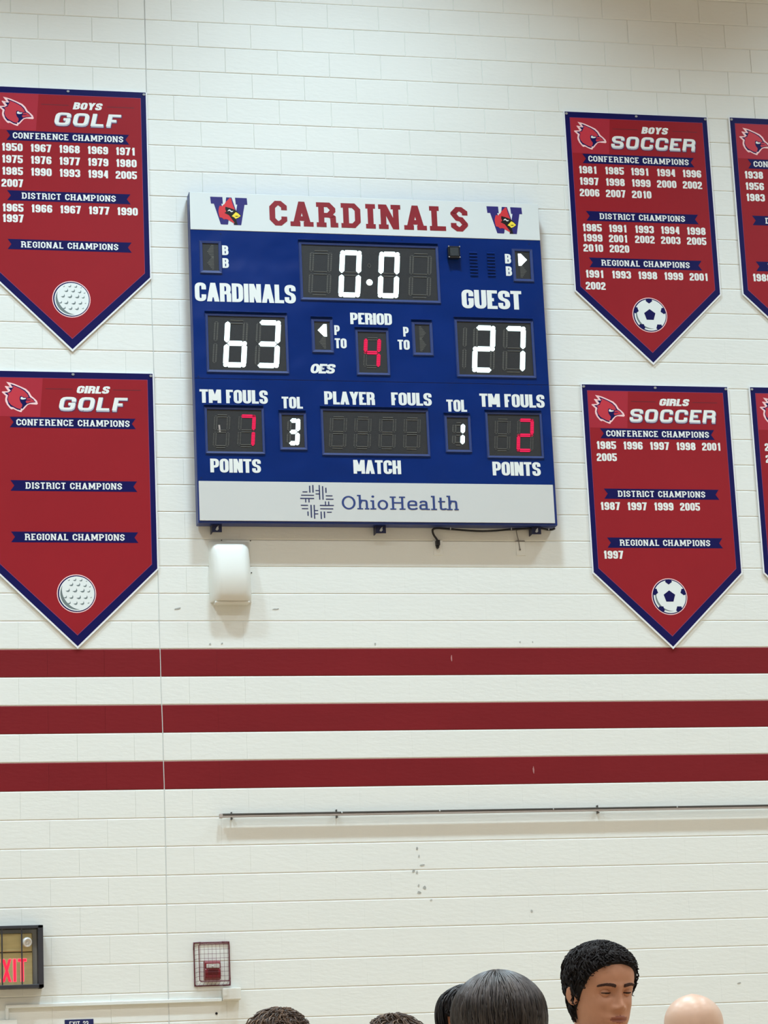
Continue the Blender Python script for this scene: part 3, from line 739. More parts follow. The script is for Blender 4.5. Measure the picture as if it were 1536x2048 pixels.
# mounting brackets above and below
for (u0, wd, low) in ((.105,.072,True),(1.326,.076,True),(2.520,.072,True),(.091,.072,False),(1.294,.070,False),(2.493,.072,False)):
    q = MB()
    if low:
        q.box(bx(u0), bx(u0+wd), -0.085, -0.079, SZ-SH-0.058, SZ-SH+0.004); q.box(bx(u0), bx(u0+wd), -0.079, -0.001, SZ-SH-0.002, SZ-SH+0.004)
        q.box(bx(u0), bx(u0)+0.005, -0.080, -0.001, SZ-SH-0.058, SZ-SH)
    else: q.box(bx(u0), bx(u0+wd), -0.050, -0.001, SZ-0.001, SZ+0.012)
    o = q.build('mounting_bracket', 'navy_steel', board)
    if low:
        g = MB(); cx, cz = bx(u0+wd*.5), SZ-SH-0.032
        g.prism([(cx-0.012, cz-0.010), (cx, cz-0.016), (cx+0.012, cz-0.006), (cx+0.010, cz+0.010), (cx+0.012, cz+0.022), (cx-0.002, cz+0.010)], -0.085, 0.006); g.build('bolt', 'bright_metal', o)
for (u, v) in ((.23,.327),(1.62,.327),(2.07,.335),(2.62,.33),(.03,1.44),(1.0,1.44),(2.43,1.452),(2.55,1.452),(2.65,1.47),(.03,2.21),(1.35,2.21),(2.68,2.21)):
    q = MB(); q.disc(bx(u), bz(v), 0.0045, YF, 0.002, 8); q.build('rivet', 'navy_steel', board)

# black power cable slung under the board, its plug and outlet, thin grey wire
def smooth(pts, n=6):
    out = []; P_ = [Vector(p) for p in pts]; P_ = [P_[0]*2-P_[1]]+P_+[P_[-1]*2-P_[-2]]
    for i in range(1, len(P_)-2):
        for k in range(n):
            t = k/n; a, b, c, d = P_[i-1:i+3]
            out.append(0.5*((2*b)+(c-a)*t+(2*a-5*b+4*c-d)*t*t+(3*b-a-3*c+d)*t**3))
    return out+[P_[-2]]
cab = [(2.988,-0.07,5.773),(2.975,-0.055,5.768),(2.94,-0.05,5.767),(2.86,-0.070,5.772),(2.656,-0.045,5.768),(2.431,-0.05,5.752),(2.182,-0.05,5.766),(2.088,-0.05,5.772),(2.053,-0.045,5.763),(2.058,-0.035,5.729),(2.084,-0.03,5.690),(2.088,-0.025,5.672)]
cr_t = root('power_cable', (2.09, -0.02, 5.60), 'black power cable drooping along the underside of the scoreboard', 'cable')
q = MB(); q.tube(smooth(cab), 0.0080, 8); q.build('cord', 'black_rubber', cr_t)
q = MB(); q.box(2.074, 2.104, -0.045, -0.006, 5.645, 5.686, bev=0.004); q.tube([(2.089,-0.022,5.650),(2.089,-0.018,5.632),(2.089,-0.012,5.626)], [0.014,0.012,0.006], 10); q.build('plug', 'black_rubber', cr_t)
for (x, z) in ((2.185, 5.770), (2.655, 5.772), (2.945, 5.772)):
    q = MB(); q.box(x-0.004, x+0.004, -0.060, -0.040, z-0.010, z+0.008); q.build('cable_clip', 'bright_metal', cr_t)
for (xc, lab) in ((2.096, 'white painted wall outlet plate below the hanging black plug'), (2.734, 'white painted blank wall plate where the thin grey wire ends')):
    t = root('wall_plate', (xc, 0, 5.575), lab, 'wall plate')
    q = MB(); q.box(xc-0.036, xc+0.036, -0.006, 0.0, 5.578, 5.692, bev=0.002); q.build('plate', 'white_block', t)
    if xc < 2.5:
        for zz in (5.610, 5.655):
            q = MB(); q.disc(xc, zz, 0.015, -0.006, 0.002, 16); q.build('socket', 'plastic_white', t)
    else:
        q = MB(); q.box(xc-0.042, xc+0.034, -0.010, -0.004, 5.684, 5.689); q.build('plate_lip', 'grey_cable', t)
q = MB(); q.tube(smooth([(2.735,-0.02,5.776),(2.705,-0.02,5.768),(2.703,-0.02,5.752),(2.710,-0.018,5.715),(2.718,-0.014,5.682),(2.726,-0.008,5.626)]), 0.0030, 6); q.sphere((2.726,-0.010,5.622), 0.007, 8, 6)
tag(q.build('signal_wire', 'grey_cable', origin=(2.726,0,5.62)), 'thin grey wire hanging from the right end of the scoreboard', 'wire')

# white wedge shaped wall speaker below the board
t = root('wall_speaker', (0.525, 0, 5.19), 'white plastic wedge shaped speaker cover on the wall under the scoreboard', 'speaker')
prof = [(5.668, 0.016, 0.148), (5.660, 0.050, 0.152), (5.60, 0.078, 0.152), (5.52, 0.104, 0.153), (5.43, 0.124, 0.154), (5.35, 0.132, 0.155), (5.27, 0.118, 0.155), (5.222, 0.104, 0.153), (5.214, 0.098, 0.148)]
xc = 0.523; vs = []; fs = []; NX = 20
for (z, d, hw) in prof:
    for i in range(NX+1):
        s_ = -1+2*i/NX; fac = 1-max(0, (abs(s_)-0.55)/0.45)**2.0*0.62
        if abs(s_) > 0.999: fac = 0.0
        vs.append((xc+hw*(s_ if abs(s_) < 0.999 else s_)+(z-5.44)*-0.004, -d*fac, z))
for i in range(len(prof)-1):
    for j in range(NX): a = i*(NX+1)+j; fs.append((a, a+1, a+NX+2, a+NX+1))
fs.append(tuple(range(0, NX+1))); fs.append(tuple(range((len(prof)-1)*(NX+1), len(prof)*(NX+1))))
q = MB(); q.mesh(vs, fs, 0, True); q.build('cover', 'plastic_white', t)
q = MB(); q.box(xc-0.128, xc+0.128, -0.085, -0.001, 5.196, 5.216, bev=0.006); q.build('base_lip', 'plastic_white', t)
for (x, z) in ((0.470, 5.682), (0.684, 5.680), (0.684, 5.44)):
    q = MB(); q.disc(x, z, 0.005, 0, 0.003, 8); q.build('screw', 'rail_dark', t)

# ------------------------------------------------------------------ banners
BWD = 1.19
def banner(xl, zt, who, sport, conf, dist, regi, ball, label, group=None):
    d = 0.014
    t = root('championship_banner', (xl+BWD/2, 0, zt-2.06), label, 'banner', 'championship banners on the wall')
    X = lambda u: xl+u
    Z = lambda v: zt-v
    def shape(m_, top):   # inset m_
        k = 0.5*(1.0)    # slope helper
        sh_ = m_*0.80
        return [(X(m_), Z(top)), (X(BWD-m_), Z(top)), (X(BWD-m_), Z(1.480-sh_)), (X(BWD/2), Z(2.062-m_*2.05)), (X(m_), Z(1.480-sh_))]
    q = MB(); q.prism(shape(0.0, 0.0), -0.0035, d-0.0035); q.build('panel', 'banner_white', t)
    q = MB(); q.prism(shape(0.009, 0.003), -d, 0.0006); bd = q.build('border', 'banner_navy', t)
    q = MB(); q.prism(shape(0.047, 0.050), -d, 0.0010); q.build('inner_rim', 'banner_rim', t)
    q = MB(); q.prism(shape(0.050, 0.053), -d, 0.0014); fld = q.build('field', 'banner_red', t)
    y = -d-0.0014
    q = MB(); q.prism([(X(.052), Z(.345)), (X(.350), Z(.345)), (X(.374), Z(.055)), (X(.052), Z(.055))], y, 0.0003); q.build('emblem_patch', 'banner_patch', t)
    # bird head: outline, shade, body, mask, eye
    kx = (0.336-0.075)/(1245-130); kz = 0.233/(1125-155)
    def T(pts, ox=0, oz=0): return [(X(0.075+(p[0]+ox-130)*kx), Z(0.086+(p[1]+oz-155-(p[0]-275)*0.055)*kz)) for p in pts]
    y2 = y-0.0003
    outer = [(275,155),(400,185),(520,225),(700,310),(880,400),(980,500),(1050,630),(1150,720),(1215,790),(1245,880),(1210,910),(1000,885),(930,905),(860,980),(800,1050),(750,1085),(735,1125),(700,1122),(600,1080),(480,1015),(430,1030),(385,1000),(290,880),(240,770),(235,700),(255,600),(130,475),(150,455),(330,455),(225,295),(250,285),(385,315)]
    inner = [(400,225),(520,272),(700,355),(850,445),(940,540),(1000,660),(1100,730),(1175,835),(1000,850),(910,880),(830,950),(770,1020),(720,1010),(700,1070),(600,1040),(480,965),(400,945),(330,850),(290,700),(325,585),(215,498),(330,490),(410,440),(330,340),(470,350)]
    body = [(440,290),(520,300),(700,385),(830,470),(915,560),(965,665),(900,680),(790,650),(730,615),(690,640),(680,720),(700,800),(760,890),(750,960),(690,1030),(600,1000),(480,930),(415,890),(345,800),(312,690),(350,570),(300,520),(420,480),(450,400),(500,340)]
    q = MB(); q.prism(T(outer), y2, 0.0005); em = q.build('bird_emblem', 'bird_outline', t); em['label'] = 'cardinal head emblem'
    q = MB(); q.prism(T(inner), y2, 0.0009, 0); q.prism(T(body), y2, 0.0013, 1)
    q.prism(T([(900,700),(1010,690),(1090,750),(1150,825),(1000,830),(900,855),(865,800),(900,765)]), y2, 0.0013, 1)
    q.prism(T([(905,745),(1020,755),(1020,772),(905,772)]), y2, 0.0016, 0)
    q.prism(T([(708,700),(722,655),(755,648),(790,682),(882,692),(862,722),(780,734),(720,722)]), y2, 0.0017, 2)
    q.build('bird_print', ['banner_navy', 'bird_body', 'letter_white'], em)
    # headings
    if who: q = MB()
    cx = 0.742; hw = 0.115 if who == 'BOYS' else 0.127
    if who: text(q, who, 'head', X(cx-hw), X(cx+hw), Z(.106), Z(.163), y, t=0.0006); q.build('lettering', 'letter_white', fld)
    for (a, b) in (((.392, .598 if who == 'BOYS' else .590), (.886, 1.090)) if who else ()):
        q = MB(); q.prism([(X(a), Z(.135)), (X(b), Z(.135)), (X(b), Z(.1305)), (X(a), Z(.1305))], y, 0.0004); q.build('rule_line', 'banner_line', fld)
    u0, u1 = (.482, .992) if sport == 'GOLF' else (.368, 1.078)
    if sport:
        q = MB(); text(q, sport, 'sport', X(u0), X(u1), Z(.194), Z(.298), y, t=0.0003, dx=0.003, dz=-0.004, grow=0.005); q.build('lettering_outline', 'heading_shadow', fld)
        q = MB(); text(q, sport, 'sport', X(u0), X(u1), Z(.194), Z(.298), y, t=0.0006, dx=0.003, dz=-0.003); q.build('lettering_shade', 'heading_grey', fld)
        q = MB(); text(q, sport, 'sport', X(u0), X(u1), Z(.192), Z(.290), y, t=0.0010); q.build('lettering', 'letter_white', fld)
    # ribbons
    for (v, s_, a, b) in ((.350, 'CONFERENCE CHAMPIONS', .178, 1.003), (.824, 'DISTRICT CHAMPIONS', .238, .937), (1.205, 'REGIONAL CHAMPIONS', .228, .948)):
        q = MB(); e = 0.130; h = 0.079
        q.prism([(X(e), Z(v+h)), (X(BWD-e-.012), Z(v+h)), (X(BWD-e-.040), Z(v+h/2)), (X(BWD-e-.012), Z(v)), (X(e), Z(v)), (X(e+.028), Z(v+h/2))], y, 0.0005)
        rb = q.build('ribbon', 'banner_navy', t)
        q = MB(); text(q, s_, 'ribbon', X(a), X(b), Z(v+.015), Z(v+.063), y-0.0005, t=0.0004, space=0.42); q.build('lettering', 'letter_white', rb)
    # years
    for (rows, v0, st_) in ((conf, .452, .0945), (dist, .929, .083), (regi, 1.307, .096)):
        for i, row in enumerate(rows):
            for j, yr in enumerate(row):
                q = MB()
                a = 0.090+j*0.2125
                w_ = (0.160-(0.010 if yr.endswith('1') else 0))*(1 if len(yr) == 4 else 0.23)
                text(q, yr, 'year', X(a), X(a+w_), Z(v0+i*st_), Z(v0+i*st_+.062), y, t=0.0006)
                q.build('year_lettering', 'letter_white', t)
    if ball:
        # ball emblem
        bc, bz_, r = X(.593), Z(1.660), 0.141
        q = MB(); q.disc(bc, bz_, r, y, 0.0004, 40, 0); q.disc(bc, bz_, r*0.955, y, 0.0007, 40, 1); q.disc(bc+.002, bz_, r*0.90, y, 0.0010, 40, 2)
        if ball == 'golf':
            # crescent of shade printed down the lower left
            n = 22; o_ = []; i_ = []
            for k in range(n+1):
                a = math.radians(150+k*130/n); o_.append((bc+.002+r*.84*math.cos(a), bz_+r*.84*math.sin(a)))
                tt = math.sin(PI*k/n); i_.append((bc+.002+r*(.84-.16*tt)*math.cos(a), bz_+r*(.84-.16*tt)*math.sin(a)))
            for k in range(n): q.prism([o_[k], o_[k+1], i_[k+1], i_[k]], y, 0.0013, 3)
            for (a, b, s_) in ((540,325,.5),(720,315,.8),(905,325,.8),(1070,355,.4),(615,455,1),(825,460,1),(1025,485,.9),(1170,515,.5),(510,625,1),(725,630,1.15),(950,635,1.1),(1130,650,.8),(610,825,1.05),(835,830,1.1),(1040,830,1),(1195,830,.4),(735,1000,1),(935,1000,1),(1115,990,.5),(430,820,.8),(540,990,.8)):
                x, z = bc+(a-765)/590*r, bz_-(b-722)/560*r*1.0+(a-765)*0.0
                k = .0175*s_
                q.prism([(x-k, z-k*.25), (x-k*.2, z-k*.75), (x+k*.5, z-k*.6), (x+k*.75, z), (x+k*.5, z+k*.85), (x+k*.3, z+k*.05), (x-k*.2, z-k*.15)], y, 0.0013, 3)
        else:
            n = 22; o_ = []; i_ = []
            for k in range(n+1):
                a = math.radians(145+k*140/n); o_.append((bc+r*.80*math.cos(a), bz_+r*.80*math.sin(a)))
                tt = math.sin(PI*k/n); i_.append((bc+r*(.80-.10*tt)*math.cos(a), bz_+r*(.80-.10*tt)*math.sin(a)))
            for k in range(n): q.prism([o_[k], o_[k+1], i_[k+1], i_[k]], y, 0.0013, 3)
            q.prism([(bc+r*.34*math.sin(2*PI*k/5), bz_+r*.34*math.cos(2*PI*k/5)) for k in range(5)], y, 0.0016, 4)
            for k in range(5):
                a = 2*PI*k/5
                def rp(u, v): return (bc+v*math.sin(a)+u*math.cos(a), bz_+v*math.cos(a)-u*math.sin(a))
                q.prism([rp(0, r*.66), rp(r*.19, r*.80), rp(r*.15, r*.945), rp(-r*.15, r*.945), rp(-r*.19, r*.80)], y, 0.0016, 4)
        q.build('ball_emblem', ['bird_outline', 'banner_navy', 'ball_white', 'ball_grey', 'banner_navy'], t)
    for u in (.022, BWD/2, BWD-.022):
        q = MB(); q.disc(X(u), Z(.020), 0.011, -d-0.0006, 0.004, 12, rz=0.009); q.build('screw', 'bright_metal', t)
BG = [['1950','1967','1968','1969','1971'],['1975','1976','1977','1979','1980'],['1985','1990','1993','1994','2005'],['2007']]
banner(-1.190, 9.156, 'BOYS', 'GOLF', BG, [['1965','1966','1967','1977','1990'],['1997']], [], 'golf', 'red boys golf champions banner with a golf ball, upper left of the scoreboard')
banner(-1.190, 6.939, 'GIRLS', 'GOLF', [], [], [], 'golf', 'red girls golf banner without any years, lower left of the scoreboard')
banner(3.281, 9.149, 'BOYS', 'SOCCER', [['1981','1985','1991','1994','1996'],['1997','1998','1999','2000','2002'],['2006','2007','2010']], [['1985','1991','1993','1994','1998'],['1999','2001','2002','2003','2005'],['2010','2020']], [['1991','1993','1998','1999','2001'],['2002']], 'soccer',
       'red boys soccer champions banner full of years, upper right of the scoreboard')
banner(3.280, 6.923, 'GIRLS', 'SOCCER', [['1985','1996','1997','1998','2001'],['2005']], [['1987','1997','1999','2005']], [['1997']], 'soccer', 'red girls soccer champions banner with a soccer ball, lower right of the scoreboard')
banner(4.648, 9.158, '', '', [['1938'],['1956'],['1983']], [], [['1988']], None, 'red banner cut off by the right edge of the photo, upper one of two')
banner(4.640, 6.926, '', '', [['2'],['2']], [], [], None, 'red banner cut off by the right edge of the photo, lower one of two')

# ------------------------------------------------------------------ rail along the wall
t = root('curtain_rail', (3.4, 0, 3.645), 'long thin steel rail fixed along the white block wall', 'rail')
XE = 9.8
q = MB(); q.box(0.40, XE, -0.054, -0.030, 3.6635, 3.675, bev=0.001); q.build('upper_flange', 'rail_dark', t)
q = MB(); q.box(0.40, XE, -0.052, -0.028, 3.648, 3.6630, bev=0.003); q.build('lower_tube', 'rail_light', t)
q = MB(); q.box(0.386, 0.412, -0.056, -0.024, 3.644, 3.676, bev=0.004); q.build('end_cap', 'rail_light', t)
for x in (0.478, 1.242, 3.2, 5.2, 7.2, 9.2):
    q = MB(); q.box(x-0.004, x+0.004, -0.030, 0.0, 3.634, 3.688 if x < 1 else 3.694); q.box(x-0.003, x+0.003, -0.058, -0.024, 3.634, 3.640); q.build('wall_clip', 'rail_dark', t)
for x in (1.276, 1.999, 2.855, 3.806, 4.75, 5.7):
    q = MB(); q.sphere((x, -0.050, 3.668), 0.007, 8, 6); q.build('coupling_screw', 'bright_metal', t)

# ------------------------------------------------------------------ exit sign in its guard
t = root('exit_sign', (-1.108, 0, 2.49), 'lit red EXIT sign of brass with twin lamps inside a black framed guard', 'exit sign')
gx0, gx1, gz0, gz1 = -1.338, -0.879, 2.490, 2.918
q = MB(); f_ = 0.036
for (a, b, c, d) in ((gx0, gx1, gz1-0.022, gz1), (gx0, gx1, gz0, gz0+0.024), (gx0, gx0+f_, gz0, gz1), (gx1-f_, gx1, gz0, gz1)): q.box(a, b, -0.115, -0.0, c, d, bev=0.003)
q.build('guard_frame', 'exit_frame', t)
q = MB(); q.box(-1.270, -0.949, -0.060, -0.001, 2.512, 2.868, bev=0.004); bx_ = q.build('sign_body', 'brass', t)
q = MB(); q.box(-1.268, -0.951, -0.074, -0.060, 2.742, 2.868, bev=0.006); q.build('battery_cover', 'brass', bx_)
q = MB(); q.box(-1.268, -0.952, -0.0606, -0.0600, 2.736, 2.741); q.build('shadow_gap', 'black', bx_)
q = MB(); q.box(gx0+f_, gx1-f_, -0.012, -0.001, gz0+0.024, gz1-0.022); q.build('back_plate', 'clear_plastic', t)
q = MB(); text(q, 'EXIT', 'exit', -1.226, -0.993, 2.692, 2.540, -0.060, t=0.0008, grow=0.004); q.build('letter_edges', 'exit_pink', bx_)
q = MB(); text(q, 'EXIT', 'exit', -1.226, -0.993, 2.692, 2.540, -0.060, t=0.0020); q.build('exit_lettering', 'exit_red', bx_)
for x in (-1.222, -0.997):
    n = 20; q = MB(); vs = []; fs = []
    pr_ = [(0.0, 0.028), (0.014, 0.034), (0.030, 0.035), (0.040, 0.032), (0.046, 0.024), (0.036, 0.022), (0.030, 0.012), (0.040, 0.008), (0.042, 0.001)]
    ax_ = Vector((0.30, -0.86, -0.20)).normalized(); e1 = ax_.cross(Vector((0,0,1))).normalized(); e2 = e1.cross(ax_)
    for (h, r_) in pr_:
        for k in range(n): p_ = Vector((x, -0.070, 2.808))+ax_*h+e1*r_*math.cos(2*PI*k/n)+e2*r_*math.sin(2*PI*k/n); vs.append(tuple(p_))
    for i in range(len(pr_)-1):
        for k in range(n): fs.append((i*n+k, i*n+(k+1) % n, (i+1)*n+(k+1) % n, (i+1)*n+k))
    fs.append(tuple(range(n))); fs.append(tuple(range((len(pr_)-1)*n, len(pr_)*n)))
    q.mesh(vs, fs, 0, True); q.build('lamp_head', 'lamp_face', t)
for x in (-1.2975, -1.162, -1.0265):
    q = MB(); q.box(x-0.0045, x+0.0045, -0.112, -0.103, gz0+0.02, gz1-0.02, bev=0.002); q.build('guard_bar', 'exit_frame', t)

# fire alarm strobe behind its red wire guard
t = root('alarm_strobe', (0.300, 0, 2.51), 'small red fire alarm strobe behind a wire guard on the wall', 'fire alarm')
q = MB(); q.box(0.250, 0.364, -0.012, 0, 2.512, 2.645, bev=0.003); q.build('back_box', 'strobe_red', t)
q = MB(); vs = []; fs = []
prof = [(2.646, .020), (2.644, .040), (2.628, .048), (2.622, .048), (2.590, .050), (2.583, .055), (2.560, .060), (2.530, .058), (2.520, .050), (2.515, .02)]
for (z, d) in prof: vs += [(0.250, 0, z), (0.252, -d, z), (0.362, -d, z), (0.364, 0, z)]
for i in range(len(prof)-1):
    for k in range(3): fs.append((4*i+k, 4*i+k+1, 4*i+k+5, 4*i+k+4))
fs.append((0,1,2,3)); fs.append(tuple(4*(len(prof)-1)+k for k in (3,2,1,0)))
q.mesh(vs, fs); q.build('housing', 'strobe_red', t)
q = MB(); q.box(0.262, 0.356, -0.058, -0.045, 2.592, 2.622, bev=0.003); q.sphere((0.306, -0.058, 2.604), 0.010, 10, 8); q.build('flash_lens', 'lamp_face', t)
q = MB()
for i in range(4): q.box(0.270, 0.345, -0.0605, -0.055, 2.575-i*0.009, 2.579-i*0.009)
q.build('sounder_slots', 'strobe_dark', t)
t = root('wire_guard', (0.30, 0, 2.47), 'dark red wire cage guard around the fire alarm strobe', 'wire guard')
a0, a1, c0, c1, dp = 0.196, 0.424, 2.482, 2.768, 0.095
def rrect(y, x0, x1, z0, z1, r=0.014):
    pts = []
    for (cx, cz, s0) in ((x1-r, z1-r, 0), (x0+r, z1-r, 90), (x0+r, z0+r, 180), (x1-r, z0+r, 270)):
        for k in range(4): a = math.radians(s0+k*30); pts.append((cx+r*math.cos(a), y, cz+r*math.sin(a)))
    return pts
q = MB(); q.tube(rrect(-0.006, a0-0.012, a1+0.010, c0-0.008, c1+0.006), 0.0045, 6, closed=True); q.build('rim_wire', 'wire_red', t)
q = MB(); q.tube(rrect(-dp, a0+0.010, a1-0.004, c0+0.016, c1-0.010), 0.0038, 6, closed=True); q.build('front_wire', 'wire_red', t)
for i in range(8):
    x = a0+0.020+i*(a1-a0-0.034)/7
    q = MB(); q.tube([(x-0.003, -0.006, c0-0.006), (x, -dp, c0+0.016), (x, -dp, c1-0.010), (x-0.003, -0.006, c1+0.004)], 0.0011, 5); q.build('cage_wire', 'wire_red', t)
for i in range(9):
    z = c0+0.022+i*(c1-c0-0.040)/8
    if i == 4: continue
    q = MB(); q.tube([(a0-0.010, -0.006, z-0.002), (a0+0.010, -dp, z), (a1-0.004, -dp, z), (a1+0.008, -0.006, z-0.002)], 0.0012, 5); q.build('cage_wire', 'wire_red', t)
for (x, z) in ((a0-.012, c0-.008), (a1+.010, c0-.008), (a0-.012, c1+.006), (a1+.010, c1+.006)):
    q = MB(); q.tube([(x+(0.05 if x < .3 else -0.05), -0.006, z), (x, -0.006, z), (x, -0.006, z+(0.05 if z < 2.6 else -0.05))], 0.0058, 6); q.build('corner_clamp', 'wire_red', t)

# surface raceway, boxes and the door number plate
t = root('surface_raceway', (-0.4, 0, 2.36), 'thin white raceway running along the wall under the exit sign', 'raceway')
q = MB(); q.box(-1.135, 0.372, -0.024, -0.0, 2.3615, 2.3865, bev=0.003); q.build('channel', 'conduit', t)
q = MB(); q.box(-1.137, -1.114, -0.0225, -0.0, 2.283, 2.364, bev=0.003); q.build('drop_channel', 'conduit', t)
t = root('junction_box', (0.436, 0, 2.37), 'white surface junction box at the right end of the raceway', 'junction box')
q = MB(); q.box(0.374, 0.496, -0.060, 0, 2.366, 2.446, bev=0.004); q.build('box_body', 'plastic_white', t)
q = MB(); q.box(0.370, 0.500, -0.065, -0.058, 2.372, 2.450, bev=0.003); q.build('cover_plate', 'plastic_white', t)
t = root('junction_box', (-1.13, 0, 2.18), 'white surface box at the lower end of the raceway, below the exit sign', 'junction box')
q = MB(); q.box(-1.21, -1.058, -0.055, 0, 2.18, 2.282, bev=0.004); q.build('box_body', 'plastic_white', t)
t = root('door_number_plate', (-0.63, 0, 2.15), 'small navy plate lettered EXIT 23 above the door', 'sign')
q = MB(); q.box(-0.729, -0.530, -0.004, 0, 2.172, 2.272, bev=0.001); pl = q.build('plate', 'plate_navy', t)
q = MB(); text(q, 'EXIT', 'plate', -0.697, -0.625, 2.259, 2.222, -0.004, t=0.0006); text(q, '23', 'plate', -0.603, -0.566, 2.259, 2.222, -0.004, t=0.0006); q.build('lettering', 'letter_white', pl)

# ------------------------------------------------------------------ people
M['skin_tan'] = mat('skin_tan', (176,126,98), 0.45, spec=0.35, var=0.05, vscale=25)
M['skin_dark'] = mat('skin_brown', (204,154,126), 0.45, spec=0.35, var=0.06, vscale=25)
M['skin_pale'] = mat('skin_pale', (226,196,174), 0.36, spec=0.45, var=0.06, vscale=18)
M['lips'] = mat('lip_tone', (168,108,92), 0.4, var=0.05)
M['brow_hair'] = mat('brow_hair', (66,42,34), 0.7, var=0.1, vscale=60)
M['eye_white'] = mat('eye_white', (150,128,116), 0.2, var=0.02)
M['iris'] = mat('dark_iris', (36,22,18), 0.15, var=0.05)
M['hair_black'] = mat('hair_black', (24,23,26), 0.6, spec=0.22, var=0.35, vscale=30, bump=0.5, bscale=70)
M['hair_soft'] = mat('hair_black_brown', (34,31,32), 0.36, spec=0.6, var=0.35, vscale=40)
M['hair_soft2'] = mat('hair_grey_sheen', (62,58,55), 0.40, spec=0.6, var=0.3, vscale=40)
M['hair_brown'] = mat('hair_dark_brown', (74,58,46), 0.5, spec=0.4, var=0.35, vscale=40)
M['hair_brown2'] = mat('hair_mid_brown', (116,94,74), 0.5, spec=0.4, var=0.3, vscale=40)
for nm, c_ in (('cloth_red', (150,34,44)), ('cloth_grey', (120,122,126)), ('cloth_navy', (30,38,70)), ('cloth_white', (220,220,218)), ('cloth_denim', (50,62,92)), ('cloth_black', (30,30,32))):
    M[nm] = mat(nm, c_, 0.85, var=0.1, vscale=20, bump=0.2, bscale=200)
M['shoe'] = mat('shoe_leather', (40,38,38), 0.5, var=0.1)

PZ  = [-.118,-.112,-.100,-.085,-.070,-.050,-.025, .000, .025, .050, .075, .095, .110, .120, .125]
PF  = [ .045, .072, .088, .086, .090, .088, .088, .086, .093, .094, .086, .070, .048, .025, .000]   # front
PB  = [ .010, .030, .045, .055, .062, .075, .088, .098, .103, .103, .096, .080, .056, .028, .000]   # back
PW  = [ .022, .036, .047, .054, .059, .065, .069, .073, .076, .077, .072, .060, .043, .022, .000]   # half width
def interp(xs, ys, x):
    if x <= xs[0]: return ys[0]
    for i in range(len(xs)-1):
        if x <= xs[i+1]:
            t = (x-xs[i])/(xs[i+1]-xs[i]); 
            # smooth with neighbours
            a = ys[max(i-1,0)]; b = ys[i]; c = ys[i+1]; d = ys[min(i+2,len(ys)-1)]
            h = xs[i+1]-xs[i]; m0 = (c-a)/(xs[i+1]-xs[max(i-1,0)])*h if i > 0 else (c-b); m1 = (d-b)/(xs[min(i+2,len(xs)-1)]-xs[i])*h if i+2 < len(xs) else (c-b)
            t2, t3 = t*t, t*t*t
            return max(0, (2*t3-3*t2+1)*b+(t3-2*t2+t)*m0+(-2*t3+3*t2)*c+(t3-t2)*m1)
    return ys[-1]
def gs(x, z, cx, cz, sx, sz): return math.exp(-((x-cx)/sx)**2-((z-cz)/sz)**2)
def head_point(az, z, feat=True, off=0.0):
    """az: 0 = face front (-y), positive towards +x; local head space"""
    f, b, w_ = interp(PZ, PF, z), interp(PZ, PB, z), interp(PZ, PW, z)
    c, s_ = math.cos(az), math.sin(az)
    e = 0.86
    xx = math.copysign(abs(s_)**e, s_)*w_; yy = -math.copysign(abs(c)**e, c)*(f if c > 0 else b)
    n_ = Vector((s_, -c, 0)); 
    if feat and c > 0:
        ax = abs(xx)
        d = 0.0
        d += 0.008*gs(ax, z, 0, .006, .008, .018)+0.021*gs(ax, z, 0, -.036, .0095, .015)+0.010*gs(ax, z, .0, -.014, .008, .018)   # nose
        d += 0.011*gs(ax, z, .013, -.041, .007, .008)
        d -= 0.009*gs(ax, z, .030, .000, .014, .011)                                                                          # sockets
        d += 0.0045*gs(ax, z, .026, .020, .024, .008)                                                                         # brow ridge
        d += 0.004*gs(ax, z, .040, -.030, .016, .014)
        d += 0.0055*gs(ax, z, .004, -.0655, .017, .0045)+0.0060*gs(ax, z, .0, -.0775, .015, .005)-0.0045*gs(ax, z, 0, -.0712, .024, .0022)
        d -= 0.003*gs(ax, z, 0, -.087, .016, .005)+0.0-0.006*gs(ax, z, 0, -.104, .014, .010)*1.0-0.0
        d -= 0.002*gs(ax, z, .0, -.056, .004, .006)
        yy -= d*min(1, c*1.6)
    p = Vector((xx, yy, z))
    if off:
        nn = Vector((xx/.077**2, yy/.100**2, max(0, z-0.01)/.108**2))
        if nn.length < 1e-6: nn = Vector((0,0,1))
        p += nn.normalized()*off
    return p
def zlist(n, lo=-.118, hi=.125):
    # denser near the crown so the cap stays round
    return [lo+(hi-lo)*math.sin(PI/2*i/n) if i > n*0.4 else lo+(hi-lo)*math.sin(PI/2*i/n) for i in range(n+1)]
